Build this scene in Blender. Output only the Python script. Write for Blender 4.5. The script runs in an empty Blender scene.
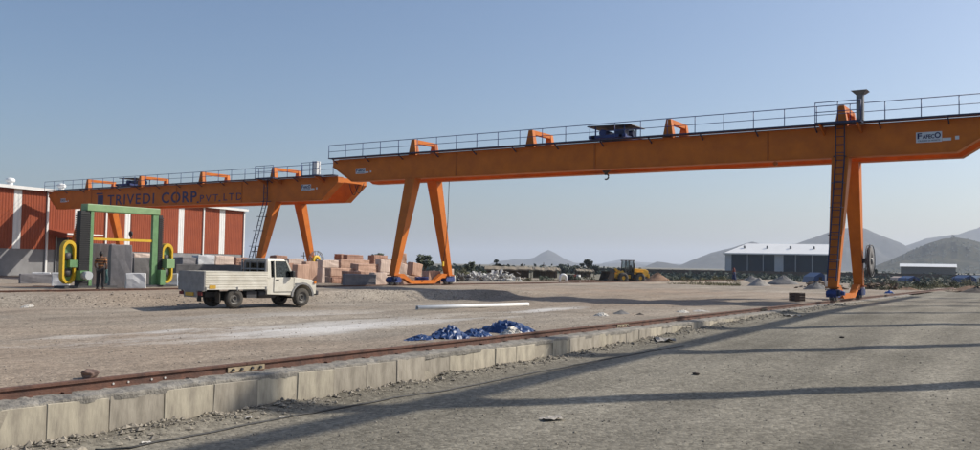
import bpy, math, random
import numpy as np
from mathutils import Vector, Matrix, noise
random.seed(7)
S = bpy.context.scene
COL = S.collection
R = math.radians

# ------------------------------------------------------------------ camera
CZ = 2.0
FPX, PITCH, ROLL, YAW = 887.6, .0439, .0175, .5847      # focal length in photo pixels (980 wide)
cd = bpy.data.cameras.new('camera'); cam = bpy.data.objects.new('camera', cd); COL.objects.link(cam)
cd.sensor_width = 36; cd.lens = 36*FPX/980; cd.clip_start = .1; cd.clip_end = 30000
cam.matrix_world = Matrix.Translation((0, 0, CZ)) @ Matrix.Rotation(YAW, 4, 'Z') @ Matrix.Rotation(math.pi/2+PITCH, 4, 'X') @ Matrix.Rotation(ROLL, 4, 'Z')
S.camera = cam
# ------------------------------------------------------------------ sky, sun, exposure
SUN_EL, SUN_AZ = R(37), R(40)          # azimuth from +Y towards +X
w = bpy.data.worlds.new('World'); S.world = w; w.use_nodes = True
nt = w.node_tree; bg = nt.nodes['Background']
sky = nt.nodes.new('ShaderNodeTexSky'); sky.sky_type = 'NISHITA'; sky.sun_disc = False
sky.sun_elevation = SUN_EL; sky.sun_rotation = SUN_AZ
sky.air_density = 1.0; sky.dust_density = 2.6; sky.ozone_density = 3.6; sky.altitude = 300
nt.links.new(sky.outputs[0], bg.inputs[0]); bg.inputs[1].default_value = .095
sl = bpy.data.lights.new('sun', 'SUN'); sun = bpy.data.objects.new('sun', sl); COL.objects.link(sun)
sl.energy = 3.8; sl.angle = R(.55); sl.color = (1, .93, .82)
sd = Vector((math.sin(SUN_AZ)*math.cos(SUN_EL), math.cos(SUN_AZ)*math.cos(SUN_EL), math.sin(SUN_EL)))
sun.rotation_euler = sd.to_track_quat('Z', 'Y').to_euler(); sun.location = (30, 40, 60)
S.view_settings.view_transform = 'Standard'; S.view_settings.look = 'None'
S.view_settings.exposure = .35; S.view_settings.gamma = 1; S.view_settings.use_curve_mapping = False
S.cycles.use_denoising = True; S.cycles.max_bounces = 8; S.cycles.volume_bounces = 2
S.cycles.caustics_reflective = False; S.cycles.caustics_refractive = False

# ------------------------------------------------------------------ pixel helpers (photo pixel -> place in the world)
def ray(px, py):
    a0 = px-490; b0 = py-225; c, s = math.cos(ROLL), math.sin(ROLL)
    a = a0*c+b0*s; b = -a0*s+b0*c
    x = a/FPX; up = -b/FPX
    d = (x, math.cos(PITCH)-up*math.sin(PITCH), math.sin(PITCH)+up*math.cos(PITCH))
    cy, sy = math.cos(YAW), math.sin(YAW)
    return Vector((cy*d[0]-sy*d[1], sy*d[0]+cy*d[1], d[2])), d[1]
def at(px, py, depth):                 # point on that sight line at a forward distance
    r, fw = ray(px, py); p = r*(depth/fw); p.z += CZ; return p
def on_v(px, py, v):
    r, _ = ray(px, py); p = r*(v/r.y); p.z += CZ; return p
def on_u(px, py, u):
    r, _ = ray(px, py); p = r*(u/r.x); p.z += CZ; return p
def sm(a, b, x):
    t = min(1, max(0, (x-a)/(b-a))); return t*t*(3-2*t)
def fbm(x, y, s=1.0, o=4, seed=0.):
    return noise.fractal(Vector((x*s+seed, y*s-seed*.7, seed*1.3)), 1.0, 2.0, o)
def lerp_pts(pts, x):
    if x <= pts[0][0]: return pts[0][1]
    for (a, b), (c, d) in zip(pts, pts[1:]):
        if x <= c: return b+(d-b)*(x-a)/(c-a)
    return pts[-1][1]

# ------------------------------------------------------------------ mesh helpers
class MB:
    def __init__(s): s.v = []; s.f = []; s.sm = []
    def add(s, vs, fs, smooth=False):
        n = len(s.v); s.v += [tuple(p) for p in vs]; s.f += [tuple(i+n for i in f) for f in fs]; s.sm += [smooth]*len(fs); return s
    BF = [(0, 3, 2, 1), (4, 5, 6, 7), (0, 1, 5, 4), (1, 2, 6, 5), (2, 3, 7, 6), (3, 0, 4, 7)]
    def box(s, x0, x1, y0, y1, z0, z1):
        return s.add([(x0, y0, z0), (x1, y0, z0), (x1, y1, z0), (x0, y1, z0), (x0, y0, z1), (x1, y0, z1), (x1, y1, z1), (x0, y1, z1)], MB.BF)
    def hexa(s, b, t): return s.add(list(b)+list(t), MB.BF)         # two rings of four, bottom and top
    def bar(s, p0, p1, w0, h0, w1=None, h1=None, up=(0, 0, 1)):     # rectangular bar; w across, h along up
        p0 = Vector(p0); p1 = Vector(p1); d = (p1-p0).normalized(); up = Vector(up)
        x = d.cross(up)
        if x.length < 1e-4: x = d.cross(Vector((0, 1, 0)))
        x.normalize(); y = x.cross(d).normalized()
        w1 = w0 if w1 is None else w1; h1 = h0 if h1 is None else h1
        q = lambda p, a, b: [p-x*a/2-y*b/2, p+x*a/2-y*b/2, p+x*a/2+y*b/2, p-x*a/2+y*b/2]
        return s.add(q(p0, w0, h0)+q(p1, w1, h1), MB.BF)
    def cyl(s, p0, p1, r0, r1=None, n=10, caps=True, smooth=True):
        p0 = Vector(p0); p1 = Vector(p1); r1 = r0 if r1 is None else r1
        d = (p1-p0).normalized(); x = d.orthogonal().normalized(); y = d.cross(x)
        vs = []
        for p, r in ((p0, r0), (p1, r1)):
            for k in range(n):
                a = 2*math.pi*k/n; vs.append(p+x*r*math.cos(a)+y*r*math.sin(a))
        fs = [(k, (k+1) % n, n+(k+1) % n, n+k) for k in range(n)]
        s.add(vs, fs, smooth)
        if caps:
            m = len(s.v)-2*n
            s.f += [tuple(m+k for k in reversed(range(n))), tuple(m+n+k for k in range(n))]; s.sm += [False, False]
        return s
    def tube(s, pts, r, n=6):
        pts = [Vector(p) for p in pts]; vs = []; fs = []
        for i, p in enumerate(pts):
            d = (pts[min(i+1, len(pts)-1)]-pts[max(i-1, 0)]).normalized()
            x = d.cross(Vector((0, 0, 1)))
            if x.length < .01: x = Vector((1, 0, 0))
            x.normalize(); y = x.cross(d)
            for k in range(n):
                a = 2*math.pi*k/n; vs.append(p+x*r*math.cos(a)+y*r*math.sin(a))
        for i in range(len(pts)-1):
            for k in range(n):
                fs.append((i*n+k, i*n+(k+1) % n, (i+1)*n+(k+1) % n, (i+1)*n+k))
        fs += [tuple(reversed(range(n))), tuple((len(pts)-1)*n+k for k in range(n))]
        return s.add(vs, fs, True)
    def lathe(s, prof, c, axis, n=16):      # prof: (along, radius)
        c = Vector(c); d = Vector(axis).normalized(); x = d.orthogonal().normalized(); y = d.cross(x); vs = []; fs = []
        for (t, r) in prof:
            for k in range(n):
                a = 2*math.pi*k/n; vs.append(c+d*t+x*r*math.cos(a)+y*r*math.sin(a))
        for i in range(len(prof)-1):
            for k in range(n): fs.append((i*n+k, i*n+(k+1) % n, (i+1)*n+(k+1) % n, (i+1)*n+k))
        return s.add(vs, fs, True)
    def prism(s, poly, axis, a, b, shrink=None):   # poly of 2D points, extruded along 'x','y','z' from a to b
        def P(p, t):
            return {'x': (t, p[0], p[1]), 'y': (p[0], t, p[1]), 'z': (p[0], p[1], t)}[axis]
        n = len(poly); q = shrink or poly
        vs = [P(p, a) for p in poly]+[P(p, b) for p in q]
        area = sum(poly[i][0]*poly[(i+1) % n][1]-poly[(i+1) % n][0]*poly[i][1] for i in range(n))
        fs = [tuple(reversed(range(n))), tuple(range(n, 2*n))]+[(k, (k+1) % n, n+(k+1) % n, n+k) for k in range(n)]
        flip = (area < 0) ^ (axis == 'y') ^ (b < a)
        if flip: fs = [tuple(reversed(f)) for f in fs]
        return s.add(vs, fs)
    def rock(s, c, r, seed=0, sub=1, flat=.8):
        vs, fs = ICO[sub]
        o = Vector((seed*3.7, seed*1.9, seed*.7))
        s.add([(c[0]+p[0]*r*k, c[1]+p[1]*r*k, c[2]+p[2]*r*flat*k) for p in vs for k in (1+.45*noise.noise(Vector(p)*1.4+o),)], fs, False); return s
    def mesh(s, name):
        m = bpy.data.meshes.new(name); m.from_pydata(s.v, [], s.f); m.polygons.foreach_set('use_smooth', s.sm); m.update(); return m
    def build(s, name, mat, parent=None, bevel=0):
        o = bpy.data.objects.new(name, s.mesh(name)); COL.objects.link(o)
        o.data.materials.append(M[mat] if isinstance(mat, str) else mat)
        if parent: o.parent = parent
        if bevel:
            b = o.modifiers.new('bevel', 'BEVEL'); b.width = bevel; b.segments = 2; b.limit_method = 'ANGLE'; b.angle_limit = R(40)
        return o
import bmesh
ICO = {}
for _s in (0, 1, 2, 3):
    _b = bmesh.new(); bmesh.ops.create_icosphere(_b, subdivisions=_s+1, radius=1)
    _b.verts.ensure_lookup_table(); ICO[_s] = ([tuple(v.co) for v in _b.verts], [tuple(v.index for v in f.verts) for f in _b.faces]); _b.free()
def tag(o, label, cat, group=None):
    o['label'] = label; o['category'] = cat
    if group: o['group'] = group
    return o
def struct(o, kind='structure', label=None):
    o['kind'] = kind
    if label: o['label'] = label
    return o
def thing(name, label, cat, loc=(0, 0, 0), rz=0, group=None):
    o = bpy.data.objects.new(name, None); COL.objects.link(o); o.location = loc; o.rotation_euler = (0, 0, rz); o.empty_display_size = .3
    return tag(o, label, cat, group)
def link_copy(src, parent, loc=None):
    c = src.copy(); COL.objects.link(c); c.parent = parent
    if loc is not None: c.location = loc
    return c

# ------------------------------------------------------------------ materials
M = {}
def mat(name, col, rough=.7, var=.15, scale=3., col2=None, bump=0, bscale=40, metal=0, detail=6, stretch=None, spec=.5, c2amt=.5):
    m = bpy.data.materials.new(name); m.use_nodes = True; t = m.node_tree; N = t.nodes; L = t.links; b = N['Principled BSDF']
    b.inputs['Roughness'].default_value = rough; b.inputs['Metallic'].default_value = metal; b.inputs['Specular IOR Level'].default_value = spec
    tc = N.new('ShaderNodeTexCoord'); out = tc.outputs['Object']
    if stretch:
        mp = N.new('ShaderNodeMapping'); mp.inputs['Scale'].default_value = stretch; L.new(out, mp.inputs[0]); out = mp.outputs[0]
    n = N.new('ShaderNodeTexNoise'); n.inputs['Scale'].default_value = scale; n.inputs['Detail'].default_value = detail; n.inputs['Roughness'].default_value = .62
    L.new(out, n.inputs['Vector'])
    r = N.new('ShaderNodeValToRGB'); r.color_ramp.elements[0].position = .32; r.color_ramp.elements[1].position = .68
    c2 = col2 or tuple(c*(1-var) for c in col); c1 = tuple(min(1, c*(1+var*.5)) for c in col)
    r.color_ramp.elements[0].color = (*c2, 1); r.color_ramp.elements[1].color = (*c1, 1)
    L.new(n.outputs['Fac'], r.inputs[0]); L.new(r.outputs[0], b.inputs['Base Color'])
    if bump:
        n2 = N.new('ShaderNodeTexNoise'); n2.inputs['Scale'].default_value = bscale; n2.inputs['Detail'].default_value = 4; L.new(out, n2.inputs['Vector'])
        bp = N.new('ShaderNodeBump'); bp.inputs['Strength'].default_value = bump; bp.inputs['Distance'].default_value = .02
        L.new(n2.outputs['Fac'], bp.inputs['Height']); L.new(bp.outputs[0], b.inputs['Normal'])
    M[name] = m; return m
mat('orange', (.56, .158, .016), .55, .2, 1.1, col2=(.47, .128, .016), bump=.03, bscale=6, spec=.25)
mat('orange_dark', (.42, .115, .014), .55, .3, 1.3, col2=(.33, .09, .014), spec=.25)
mat('blue', (.02, .045, .18), .5, .3, 3)
mat('blue_dark', (.016, .03, .085), .55, .3, 3)
mat('blue_letter', (.018, .022, .10), .55, .2, 3)
mat('steel', (.20, .20, .20), .55, .3, 4)
mat('dark_steel', (.045, .045, .05), .6, .3, 5)
mat('black', (.02, .02, .021), .6, .3, 6)
mat('rubber', (.035, .032, .03), .85, .4, 8, col2=(.085, .075, .06))
mat('hub', (.13, .12, .105), .6, .35, 8)
mat('white_panel', (.72, .73, .72), .55, .1, 2)
mat('logo_white', (.62, .68, .74), .55, .06, 2)
mat('truck_white', (.74, .71, .62), .38, .12, 2.2, col2=(.62, .58, .48), spec=.5)
mat('truck_grey', (.26, .255, .25), .55, .25, 3)
mat('glass', (.018, .02, .022), .08, .1, 1)
mat('lamp_orange', (.75, .22, .02), .3, .1, 3)
mat('plate_yellow', (.62, .36, .03), .5, .15, 6)
mat('rust', (.125, .058, .038), .8, .4, 5, col2=(.062, .032, .024), bump=.3, bscale=30)
mat('rail_top', (.17, .085, .06), .55, .4, 6, col2=(.085, .045, .035))
mat('fishplate', (.36, .29, .19), .8, .3, 8)
mat('block_concrete', (.36, .32, .25), .9, .2, 2.2, col2=(.25, .22, .175), bump=.35, bscale=45)
mat('ledge_concrete', (.27, .25, .215), .95, .4, 5, col2=(.13, .12, .105), bump=.9, bscale=35)
mat('granite', (.52, .345, .25), .85, .25, 1.6, col2=(.37, .225, .165), bump=.25, bscale=9, stretch=(3.2, 3.2, .5))
mat('granite_brown', (.40, .235, .165), .85, .25, 1.6, col2=(.24, .13, .095), bump=.25, bscale=9, stretch=(3.2, 3.2, .5))
mat('granite_pale', (.62, .50, .42), .85, .2, 2, col2=(.47, .36, .30), bump=.25, bscale=9, stretch=(3.2, 3.2, .5))
mat('granite_grey', (.20, .19, .195), .8, .2, 3)
mat('granite_dark', (.125, .12, .12), .8, .25, 3)
mat('marble', (.68, .68, .68), .7, .2, 1.5, col2=(.5, .5, .5))
mat('marble_blue', (.48, .53, .60), .7, .15, 1.5)
mat('brick_red', (.26, .062, .026), .7, .16, .6, col2=(.225, .052, .024), spec=.2)
mat('sheet_white', (.66, .66, .64), .6, .08, 1)
mat('plinth', (.215, .215, .22), .9, .2, .8, bump=.2, bscale=8)
mat('shed_blue', (.012, .034, .058), .8, .2, .3, spec=.1)
mat('shed_grey', (.42, .44, .46), .6, .08, .5)
mat('roof_white', (.80, .80, .78), .5, .05, .2)
mat('mgreen', (.13, .27, .115), .5, .2, 4)
mat('mgreen_light', (.22, .36, .17), .5, .15, 3)
mat('myellow', (.66, .42, .015), .5, .15, 4)
mat('loader_yellow', (.78, .43, .025), .55, .3, 3, col2=(.56, .31, .03))
mat('pipe_white', (.78, .79, .78), .4, .08, 4)
mat('tarp_blue', (.010, .032, .105), .42, .4, 5, col2=(.02, .055, .16))
mat('tarp_sky', (.03, .12, .42), .5, .3, 3)
mat('cloth_white', (.66, .62, .55), .85, .2, 6)
mat('wood_dark', (.07, .052, .042), .85, .4, 6)
mat('thatch', (.27, .225, .16), .95, .35, 4, col2=(.15, .12, .09), bump=.5, bscale=15)
mat('hut_wall', (.17, .12, .08), .9, .35, 2)
mat('skin', (.16, .085, .055), .6, .15, 8)
mat('hair', (.012, .01, .01), .7, .2, 20)
mat('trousers', (.025, .024, .026), .9, .3, 10)
mat('cloth_teal', (.10, .20, .19), .9, .3, 8)
mat('sari', (.018, .032, .10), .85, .3, 6)
mat('sari_red', (.20, .035, .03), .85, .3, 6)
mat('bark', (.07, .052, .038), .9, .4, 8)
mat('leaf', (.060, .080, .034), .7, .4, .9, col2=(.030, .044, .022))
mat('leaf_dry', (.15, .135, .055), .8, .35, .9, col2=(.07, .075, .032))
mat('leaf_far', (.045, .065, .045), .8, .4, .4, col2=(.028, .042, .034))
mat('soil_dark', (.075, .06, .05), .95, .4, 2, bump=.4, bscale=8)
mat('soil_red', (.25, .15, .09), .95, .3, .8, col2=(.17, .105, .07), bump=.4, bscale=8)
mat('gravel_pale', (.34, .315, .28), .95, .25, 3, bump=.5, bscale=20)
mat('gravel_grey', (.17, .165, .16), .95, .3, 3, bump=.5, bscale=20)
mat('pebble', (.30, .265, .21), .9, .45, 12, col2=(.13, .115, .095))
mat('pebble_pale', (.34, .29, .235), .9, .3, 12, col2=(.22, .19, .155))
mat('rubble_white', (.55, .54, .51), .9, .3, 4)
mat('stone_red', (.19, .125, .10), .9, .4, 8, col2=(.10, .07, .06), bump=.4, bscale=20)
mat('crate_brown', (.10, .065, .05), .9, .35, 6)
mat('hill_near', (.060, .055, .032), .95, .4, .035, col2=(.016, .022, .014), detail=12, spec=.05)
mat('hill_far', (.060, .055, .046), .95, .35, .010, col2=(.022, .024, .022), detail=12, spec=.05)
mat('plain', (.17, .145, .105), .95, .35, .02, col2=(.09, .09, .055), detail=9)
mat('shirt', (.30, .11, .04), .9, .1, 6)
mat('cotton_white', (.75, .74, .70), .9, .1, 6)
# striped shirt: horizontal bands woven into the cloth
def stripes():
    t = M['shirt'].node_tree; N = t.nodes; L = t.links; b = N['Principled BSDF']
    tc = N.new('ShaderNodeTexCoord'); wv = N.new('ShaderNodeTexWave'); wv.bands_direction = 'Z'; wv.inputs['Scale'].default_value = 2.4; wv.inputs['Distortion'].default_value = .3
    r = N.new('ShaderNodeValToRGB'); r.color_ramp.interpolation = 'CONSTANT'
    r.color_ramp.elements[0].color = (.035, .022, .02, 1); r.color_ramp.elements[1].color = (.36, .15, .05, 1); r.color_ramp.elements[1].position = .5
    L.new(tc.outputs['Object'], wv.inputs[0]); L.new(wv.outputs['Fac'], r.inputs[0]); L.new(r.outputs[0], b.inputs['Base Color'])
stripes()

# ---- ground materials (grain, stains and wear only)
def ground_mat(name, cols, gravel, chalk=False, tracks=False):
    m = bpy.data.materials.new(name); m.use_nodes = True; t = m.node_tree; N = t.nodes; L = t.links; b = N['Principled BSDF']
    b.inputs['Roughness'].default_value = .95; b.inputs['Specular IOR Level'].default_value = .15
    tc = N.new('ShaderNodeTexCoord'); P = tc.outputs['Object']
    def noi(s, d=6, vec=None, rough=.6):
        n = N.new('ShaderNodeTexNoise'); n.inputs['Scale'].default_value = s; n.inputs['Detail'].default_value = d; n.inputs['Roughness'].default_value = rough
        L.new(vec or P, n.inputs['Vector']); return n.outputs['Fac']
    def ramp(f, a, c0, bb, c1):
        r = N.new('ShaderNodeValToRGB'); e = r.color_ramp.elements; e[0].position = a; e[1].position = bb; e[0].color = (*c0, 1); e[1].color = (*c1, 1); L.new(f, r.inputs[0]); return r.outputs[0]
    def mix(f, a, bcol, typ='MIX'):
        x = N.new('ShaderNodeMix'); x.data_type = 'RGBA'; x.blend_type = typ
        if isinstance(f, (int, float)): x.inputs[0].default_value = f
        else: L.new(f, x.inputs[0])
        for i, c in ((6, a), (7, bcol)):
            if isinstance(c, tuple): x.inputs[i].default_value = (*c, 1)
            else: L.new(c, x.inputs[i])
        return x.outputs[2]
    def math_(op, a, bv):
        x = N.new('ShaderNodeMath'); x.operation = op
        for i, q in enumerate((a, bv)):
            if isinstance(q, (int, float)): x.inputs[i].default_value = q
            else: L.new(q, x.inputs[i])
        return x.outputs[0]
    c = ramp(noi(.22, 8), .36, cols[0], .64, cols[1])
    c = mix(ramp(noi(.07, 5), .45, (0, 0, 0), .62, (1, 1, 1)), c, cols[2])
    # broad patches stretched along the driving direction
    mp = N.new('ShaderNodeMapping'); mp.inputs['Scale'].default_value = (1.0, .09, 1); L.new(P, mp.inputs[0])
    st = noi(1.1, 7, mp.outputs[0])
    c = mix(.85, c, ramp(st, .3, (.72, .72, .72), .7, (1.16, 1.16, 1.16)), 'MULTIPLY')
    sp = noi(9, 5, rough=.75)
    c = mix(.9, c, ramp(sp, .3, (.66, .65, .64), .7, (1.24, 1.24, 1.24)), 'MULTIPLY')
    vo = N.new('ShaderNodeTexVoronoi'); vo.inputs['Scale'].default_value = gravel; L.new(P, vo.inputs[0])
    vr = N.new('ShaderNodeRGBToBW'); L.new(vo.outputs['Color'], vr.inputs[0])
    c = mix(.75, c, ramp(vr.outputs[0], .15, (.62, .61, .60), .85, (1.30, 1.29, 1.27)), 'MULTIPLY')
    if tracks:
        sx = N.new('ShaderNodeSeparateXYZ'); L.new(P, sx.inputs[0])
        ww = math_('ADD', sx.outputs[0], math_('MULTIPLY', noi(.05, 2), 5.0))
        wv = math_('SINE', math_('MULTIPLY', ww, 3.3), 0)
        c = mix(.4, c, ramp(math_('ADD', math_('MULTIPLY', wv, .35), noi(.5, 5)), .2, (.80, .80, .80), .8, (1.2, 1.2, 1.2)), 'MULTIPLY')
    if chalk:
        # spilt white dust beside the rail: elongated stain running along the yard
        def blob(cx, cy, rx, ry, soft, ang=0):
            mm = N.new('ShaderNodeMapping'); mm.vector_type = 'TEXTURE'; mm.inputs['Location'].default_value = (cx, cy, 0); mm.inputs['Rotation'].default_value = (0, 0, ang); mm.inputs['Scale'].default_value = (rx, ry, 1e4)
            L.new(P, mm.inputs[0]); ln = N.new('ShaderNodeVectorMath'); ln.operation = 'LENGTH'; L.new(mm.outputs[0], ln.inputs[0])
            q = math_('SUBTRACT', 1.0, ln.outputs['Value'])
            q = math_('ADD', q, math_('MULTIPLY', math_('SUBTRACT', noi(.9, 7, mp2), .5), 2.2))
            q = math_('ADD', q, math_('MULTIPLY', math_('SUBTRACT', noi(6, 4), .5), .7))
            return ramp(q, .12, (0, 0, 0), .12+soft, (1, 1, 1))
        m2 = N.new('ShaderNodeMapping'); m2.inputs['Scale'].default_value = (1, .16, 1); m2.inputs['Rotation'].default_value = (0, 0, -.08); L.new(P, m2.inputs[0]); mp2 = m2.outputs[0]
        for (cx, cy, rx, ry, sft, ang, k) in CHALK:
            f = blob(cx, cy, rx, ry, sft, ang)
            c = mix(math_('MULTIPLY', f, k), c, (.66, .64, .61))
    L.new(c, b.inputs['Base Color'])
    h1 = math_('ADD', math_('MULTIPLY', vo.outputs['Distance'], -.5), math_('MULTIPLY', sp, 1.2))
    bp = N.new('ShaderNodeBump'); bp.inputs['Strength'].default_value = .55; bp.inputs['Distance'].default_value = .03
    L.new(h1, bp.inputs['Height']); L.new(bp.outputs[0], b.inputs['Normal'])
    M[name] = m
CHALK = [(-15.3, 16.5, 2.6, 7.5, 1.1, .04, .85), (-17.0, 12.5, 1.2, 4.0, 1.2, .1, .55), (-15.9, 28.0, 1.0, 4.5, .9, .02, .8), (-20.5, 20, 2.0, 6, 1.4, .05, .35)]
ground_mat('yard', ((.275, .238, .192), (.385, .34, .283), (.335, .272, .212)), 26, chalk=True)
ground_mat('road', ((.190, .176, .142), (.275, .255, .21), (.228, .210, .172)), 20, tracks=True)

# ------------------------------------------------------------------ the lie of the land
RAIL1 = -9.5; RAIL2 = -36.0; RAIL3 = -54.15; RAIL4 = -80.4
ZR_A = .6; ZR_B = .13                 # rail heads
def road_z(u, v):
    z = .42*sm(6, 40, v)
    z += .10*math.exp(-((u+8.95)/.28)**2)*(.6+.8*fbm(u, v, 1.3, 3))*(1-sm(30, 50, v)*.6)     # loose spoil against the wall foot
    z += .02*fbm(u, v, .35, 3, 3)+.012*fbm(u, v, 2.2, 3, 9)
    z += .009*math.sin(u*3.1+2*fbm(u, v, .06, 2))*(.5+.5*fbm(u, v, .1, 2, 5))
    return z - .35*sm(70, 110, v)*0
EDGE = [(-6, -44), (10, -35.6), (14, -33), (17, -31.0), (19.5, -29.3), (22, -28.4), (30, -28.2), (35, -27.2), (39, -25.2), (43, -23.5)]
def yard_z(u, v):
    e = lerp_pts(EDGE, v)+.5*fbm(v, 3, .25, 3)
    low = .5-.05*sm(-10, -14, u)-.12*sm(-13, -19, u)-.15*sm(-19, -26, u)
    d = e-u                                                  # distance in behind the edge of the raised strip
    hi = .52
    k = sm(-.1, 1.5+.4*fbm(u, v, .5, 2), d)
    bank = low+(hi-low)*k+.10*math.exp(-((d-1.7)/.9)**2)
    flat = .5-.06*sm(-12, -30, u)+.06*sm(-30, -36, u)
    z = bank+(flat-bank)*sm(38, 45, v)
    z -= .47*sm(-41, -52, u)                                 # the farther crane stands lower
    z -= .35*sm(62, 105, v)*(1-sm(-34.5, -36, u)*(1-sm(-36.5, -38, u)))
    near = math.exp(-((u+10.3)/.5)**2)
    z += (.06*fbm(u, v, .28, 3, 2)+.03*fbm(u, v, .9, 4, 4))*(1-near*.7)*(1-sm(-.6, -.1, -abs(u-RAIL2))*.8)+.012*fbm(u, v, 3.5, 2, 8)
    # ruts along the driving lane
    z += .03*math.sin(u*2.2+3*fbm(u, v, .05, 2))*sm(-14, -18, u)*sm(-27, -24, u)
    return z
def grid(name, us, vs, zf, matn):
    V = [(u, v, zf(u, v)) for v in vs for u in us]; n = len(us)
    F = [(j*n+i, j*n+i+1, (j+1)*n+i+1, (j+1)*n+i) for j in range(len(vs)-1) for i in range(n-1)]
    b = MB(); b.add(V, F, True); return struct(b.build(name, matn))
def spaced(a, b, s0, s1, p=1.0):
    out = [a]; L = abs(b-a); sg = 1 if b > a else -1
    while abs(out[-1]-a) < L:
        t = abs(out[-1]-a)/L; out.append(out[-1]+sg*(s0+(s1-s0)*t**p))
    out[-1] = b; return out
vs = [-8, -4]+spaced(0, 48, .17, .42)+spaced(48, 135, .45, 2.5)[1:]
us = sorted(spaced(-9.72, -34, .16, .38)+spaced(-34, -60, .4, .9)[1:]+spaced(-60, -150, 1, 5)[1:])
grid('yard_ground', us, vs, yard_z, 'yard')
us = spaced(-9.1, 6, .12, .4)+[8, 12, 18, 30, 50]
vs = [-12, -6]+spaced(-2, 40, .16, .4)+spaced(40, 79, .4, 1.2)[1:]
grid('gravel_road', us, vs, road_z, 'road')

# far plain out to the horizon
b = MB(); n = 64; rr = [60, 130, 200, 320, 500, 800, 1300, 2200, 4000, 8000, 12500]
for r in rr:
    for k in range(n):
        a = 2*math.pi*k/n; b.v.append((r*math.cos(a), r*math.sin(a), -.45+.25*fbm(r*math.cos(a), r*math.sin(a), .004, 3)))
b.v.append((0, 0, -.6)); c0 = len(b.v)-1
for i in range(len(rr)-1):
    for k in range(n): b.f.append((i*n+k, (i+1)*n+k, (i+1)*n+(k+1) % n, i*n+(k+1) % n))
for k in range(n): b.f.append((c0, k, (k+1) % n))
b.sm = [True]*len(b.f); struct(b.build('plain', 'plain'))

# hills: each range is a ridge with real depth, its crest following the skyline
def hill(name, pts, dist, depth, matn, seed, rough=.10):
    b = MB(); x0, x1 = pts[0][0], pts[-1][0]; nx = max(24, int((x1-x0)/1.6)); ny = 40
    for j in range(ny+1):
        t = j/ny*2-1                                   # -1 front foot, 0 crest, 1 back foot
        for i in range(nx+1):
            px = x0+(x1-x0)*i/nx
            dd = dist+t*depth*(1+.15*fbm(px*.02, t, 1, 2, seed))
            crest = at(px, lerp_pts(pts, px), dist)
            g = at(px, 272, dd); h = max(0, crest.z+1)
            prof = (1-abs(t))**1.15
            gully = 1+rough*(fbm(g.x, g.y, 5.0/dist*4, 6, seed)*1.5+abs(fbm(g.x, g.y, 12.0/dist*4, 4, seed+3))*.9)*(1.7*sm(0, .35, abs(t))+.15)*(1.5)
            sh = px+10*t*fbm(px*.01, t, 2, 2, seed+4)
            b.v.append((g.x, g.y, -2+(max(0, at(sh, lerp_pts(pts, sh), dist).z+1))*prof*gully))
    m = nx+1
    for j in range(ny):
        for i in range(nx): b.f.append((j*m+i, j*m+i+1, (j+1)*m+i+1, (j+1)*m+i))
    b.sm = [True]*len(b.f); return struct(b.build(name, matn))
hill('hill', [(474, 271), (486, 265), (498, 261), (508, 260), (514, 259), (524, 259.5), (534, 257.5), (541, 253), (548, 249.8), (555, 253), (563, 258), (574, 262.5), (590, 264), (604, 263.5), (624, 262), (636, 263), (650, 266), (662, 270)], 6240, 672, 'hill_far', 1, .05)
hill('hill', [(586, 270), (604, 262.5), (620, 259.5), (640, 262), (668, 263.5), (700, 264), (740, 268), (760, 272)], 8320, 800, 'hill_far', 2, .05)
hill('hill', [(636, 272), (648, 265), (657, 261.5), (666, 262.5), (680, 265), (694, 259), (712, 252), (730, 248), (744, 244), (752, 241.8), (762, 244.5), (778, 244), (796, 243.5), (815, 237), (832, 231), (846, 228), (856, 227), (868, 230), (885, 237), (902, 244), (925, 256), (950, 268), (965, 274)], 4000, 528, 'hill_far', 3, .11)
hill('hill', [(868, 272), (890, 250), (912, 243.5), (926, 238.5), (940, 236.5), (958, 235), (970, 230.5), (982, 226.5), (1005, 224), (1030, 230), (1070, 246), (1110, 272)], 4640, 608, 'hill_far', 5, .09)
hill('hill', [(815, 275), (846, 272), (868, 268), (888, 260.5), (906, 252.5), (926, 244), (944, 238.5), (958, 236.8), (972, 239), (990, 244), (1020, 251), (1060, 262), (1100, 276)], 1840, 368, 'hill_near', 6, .10)
hill('hill', [(-60, 262), (60, 258), (200, 262), (330, 266), (400, 267), (470, 271)], 10400, 800, 'hill_far', 8, .04)

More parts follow.
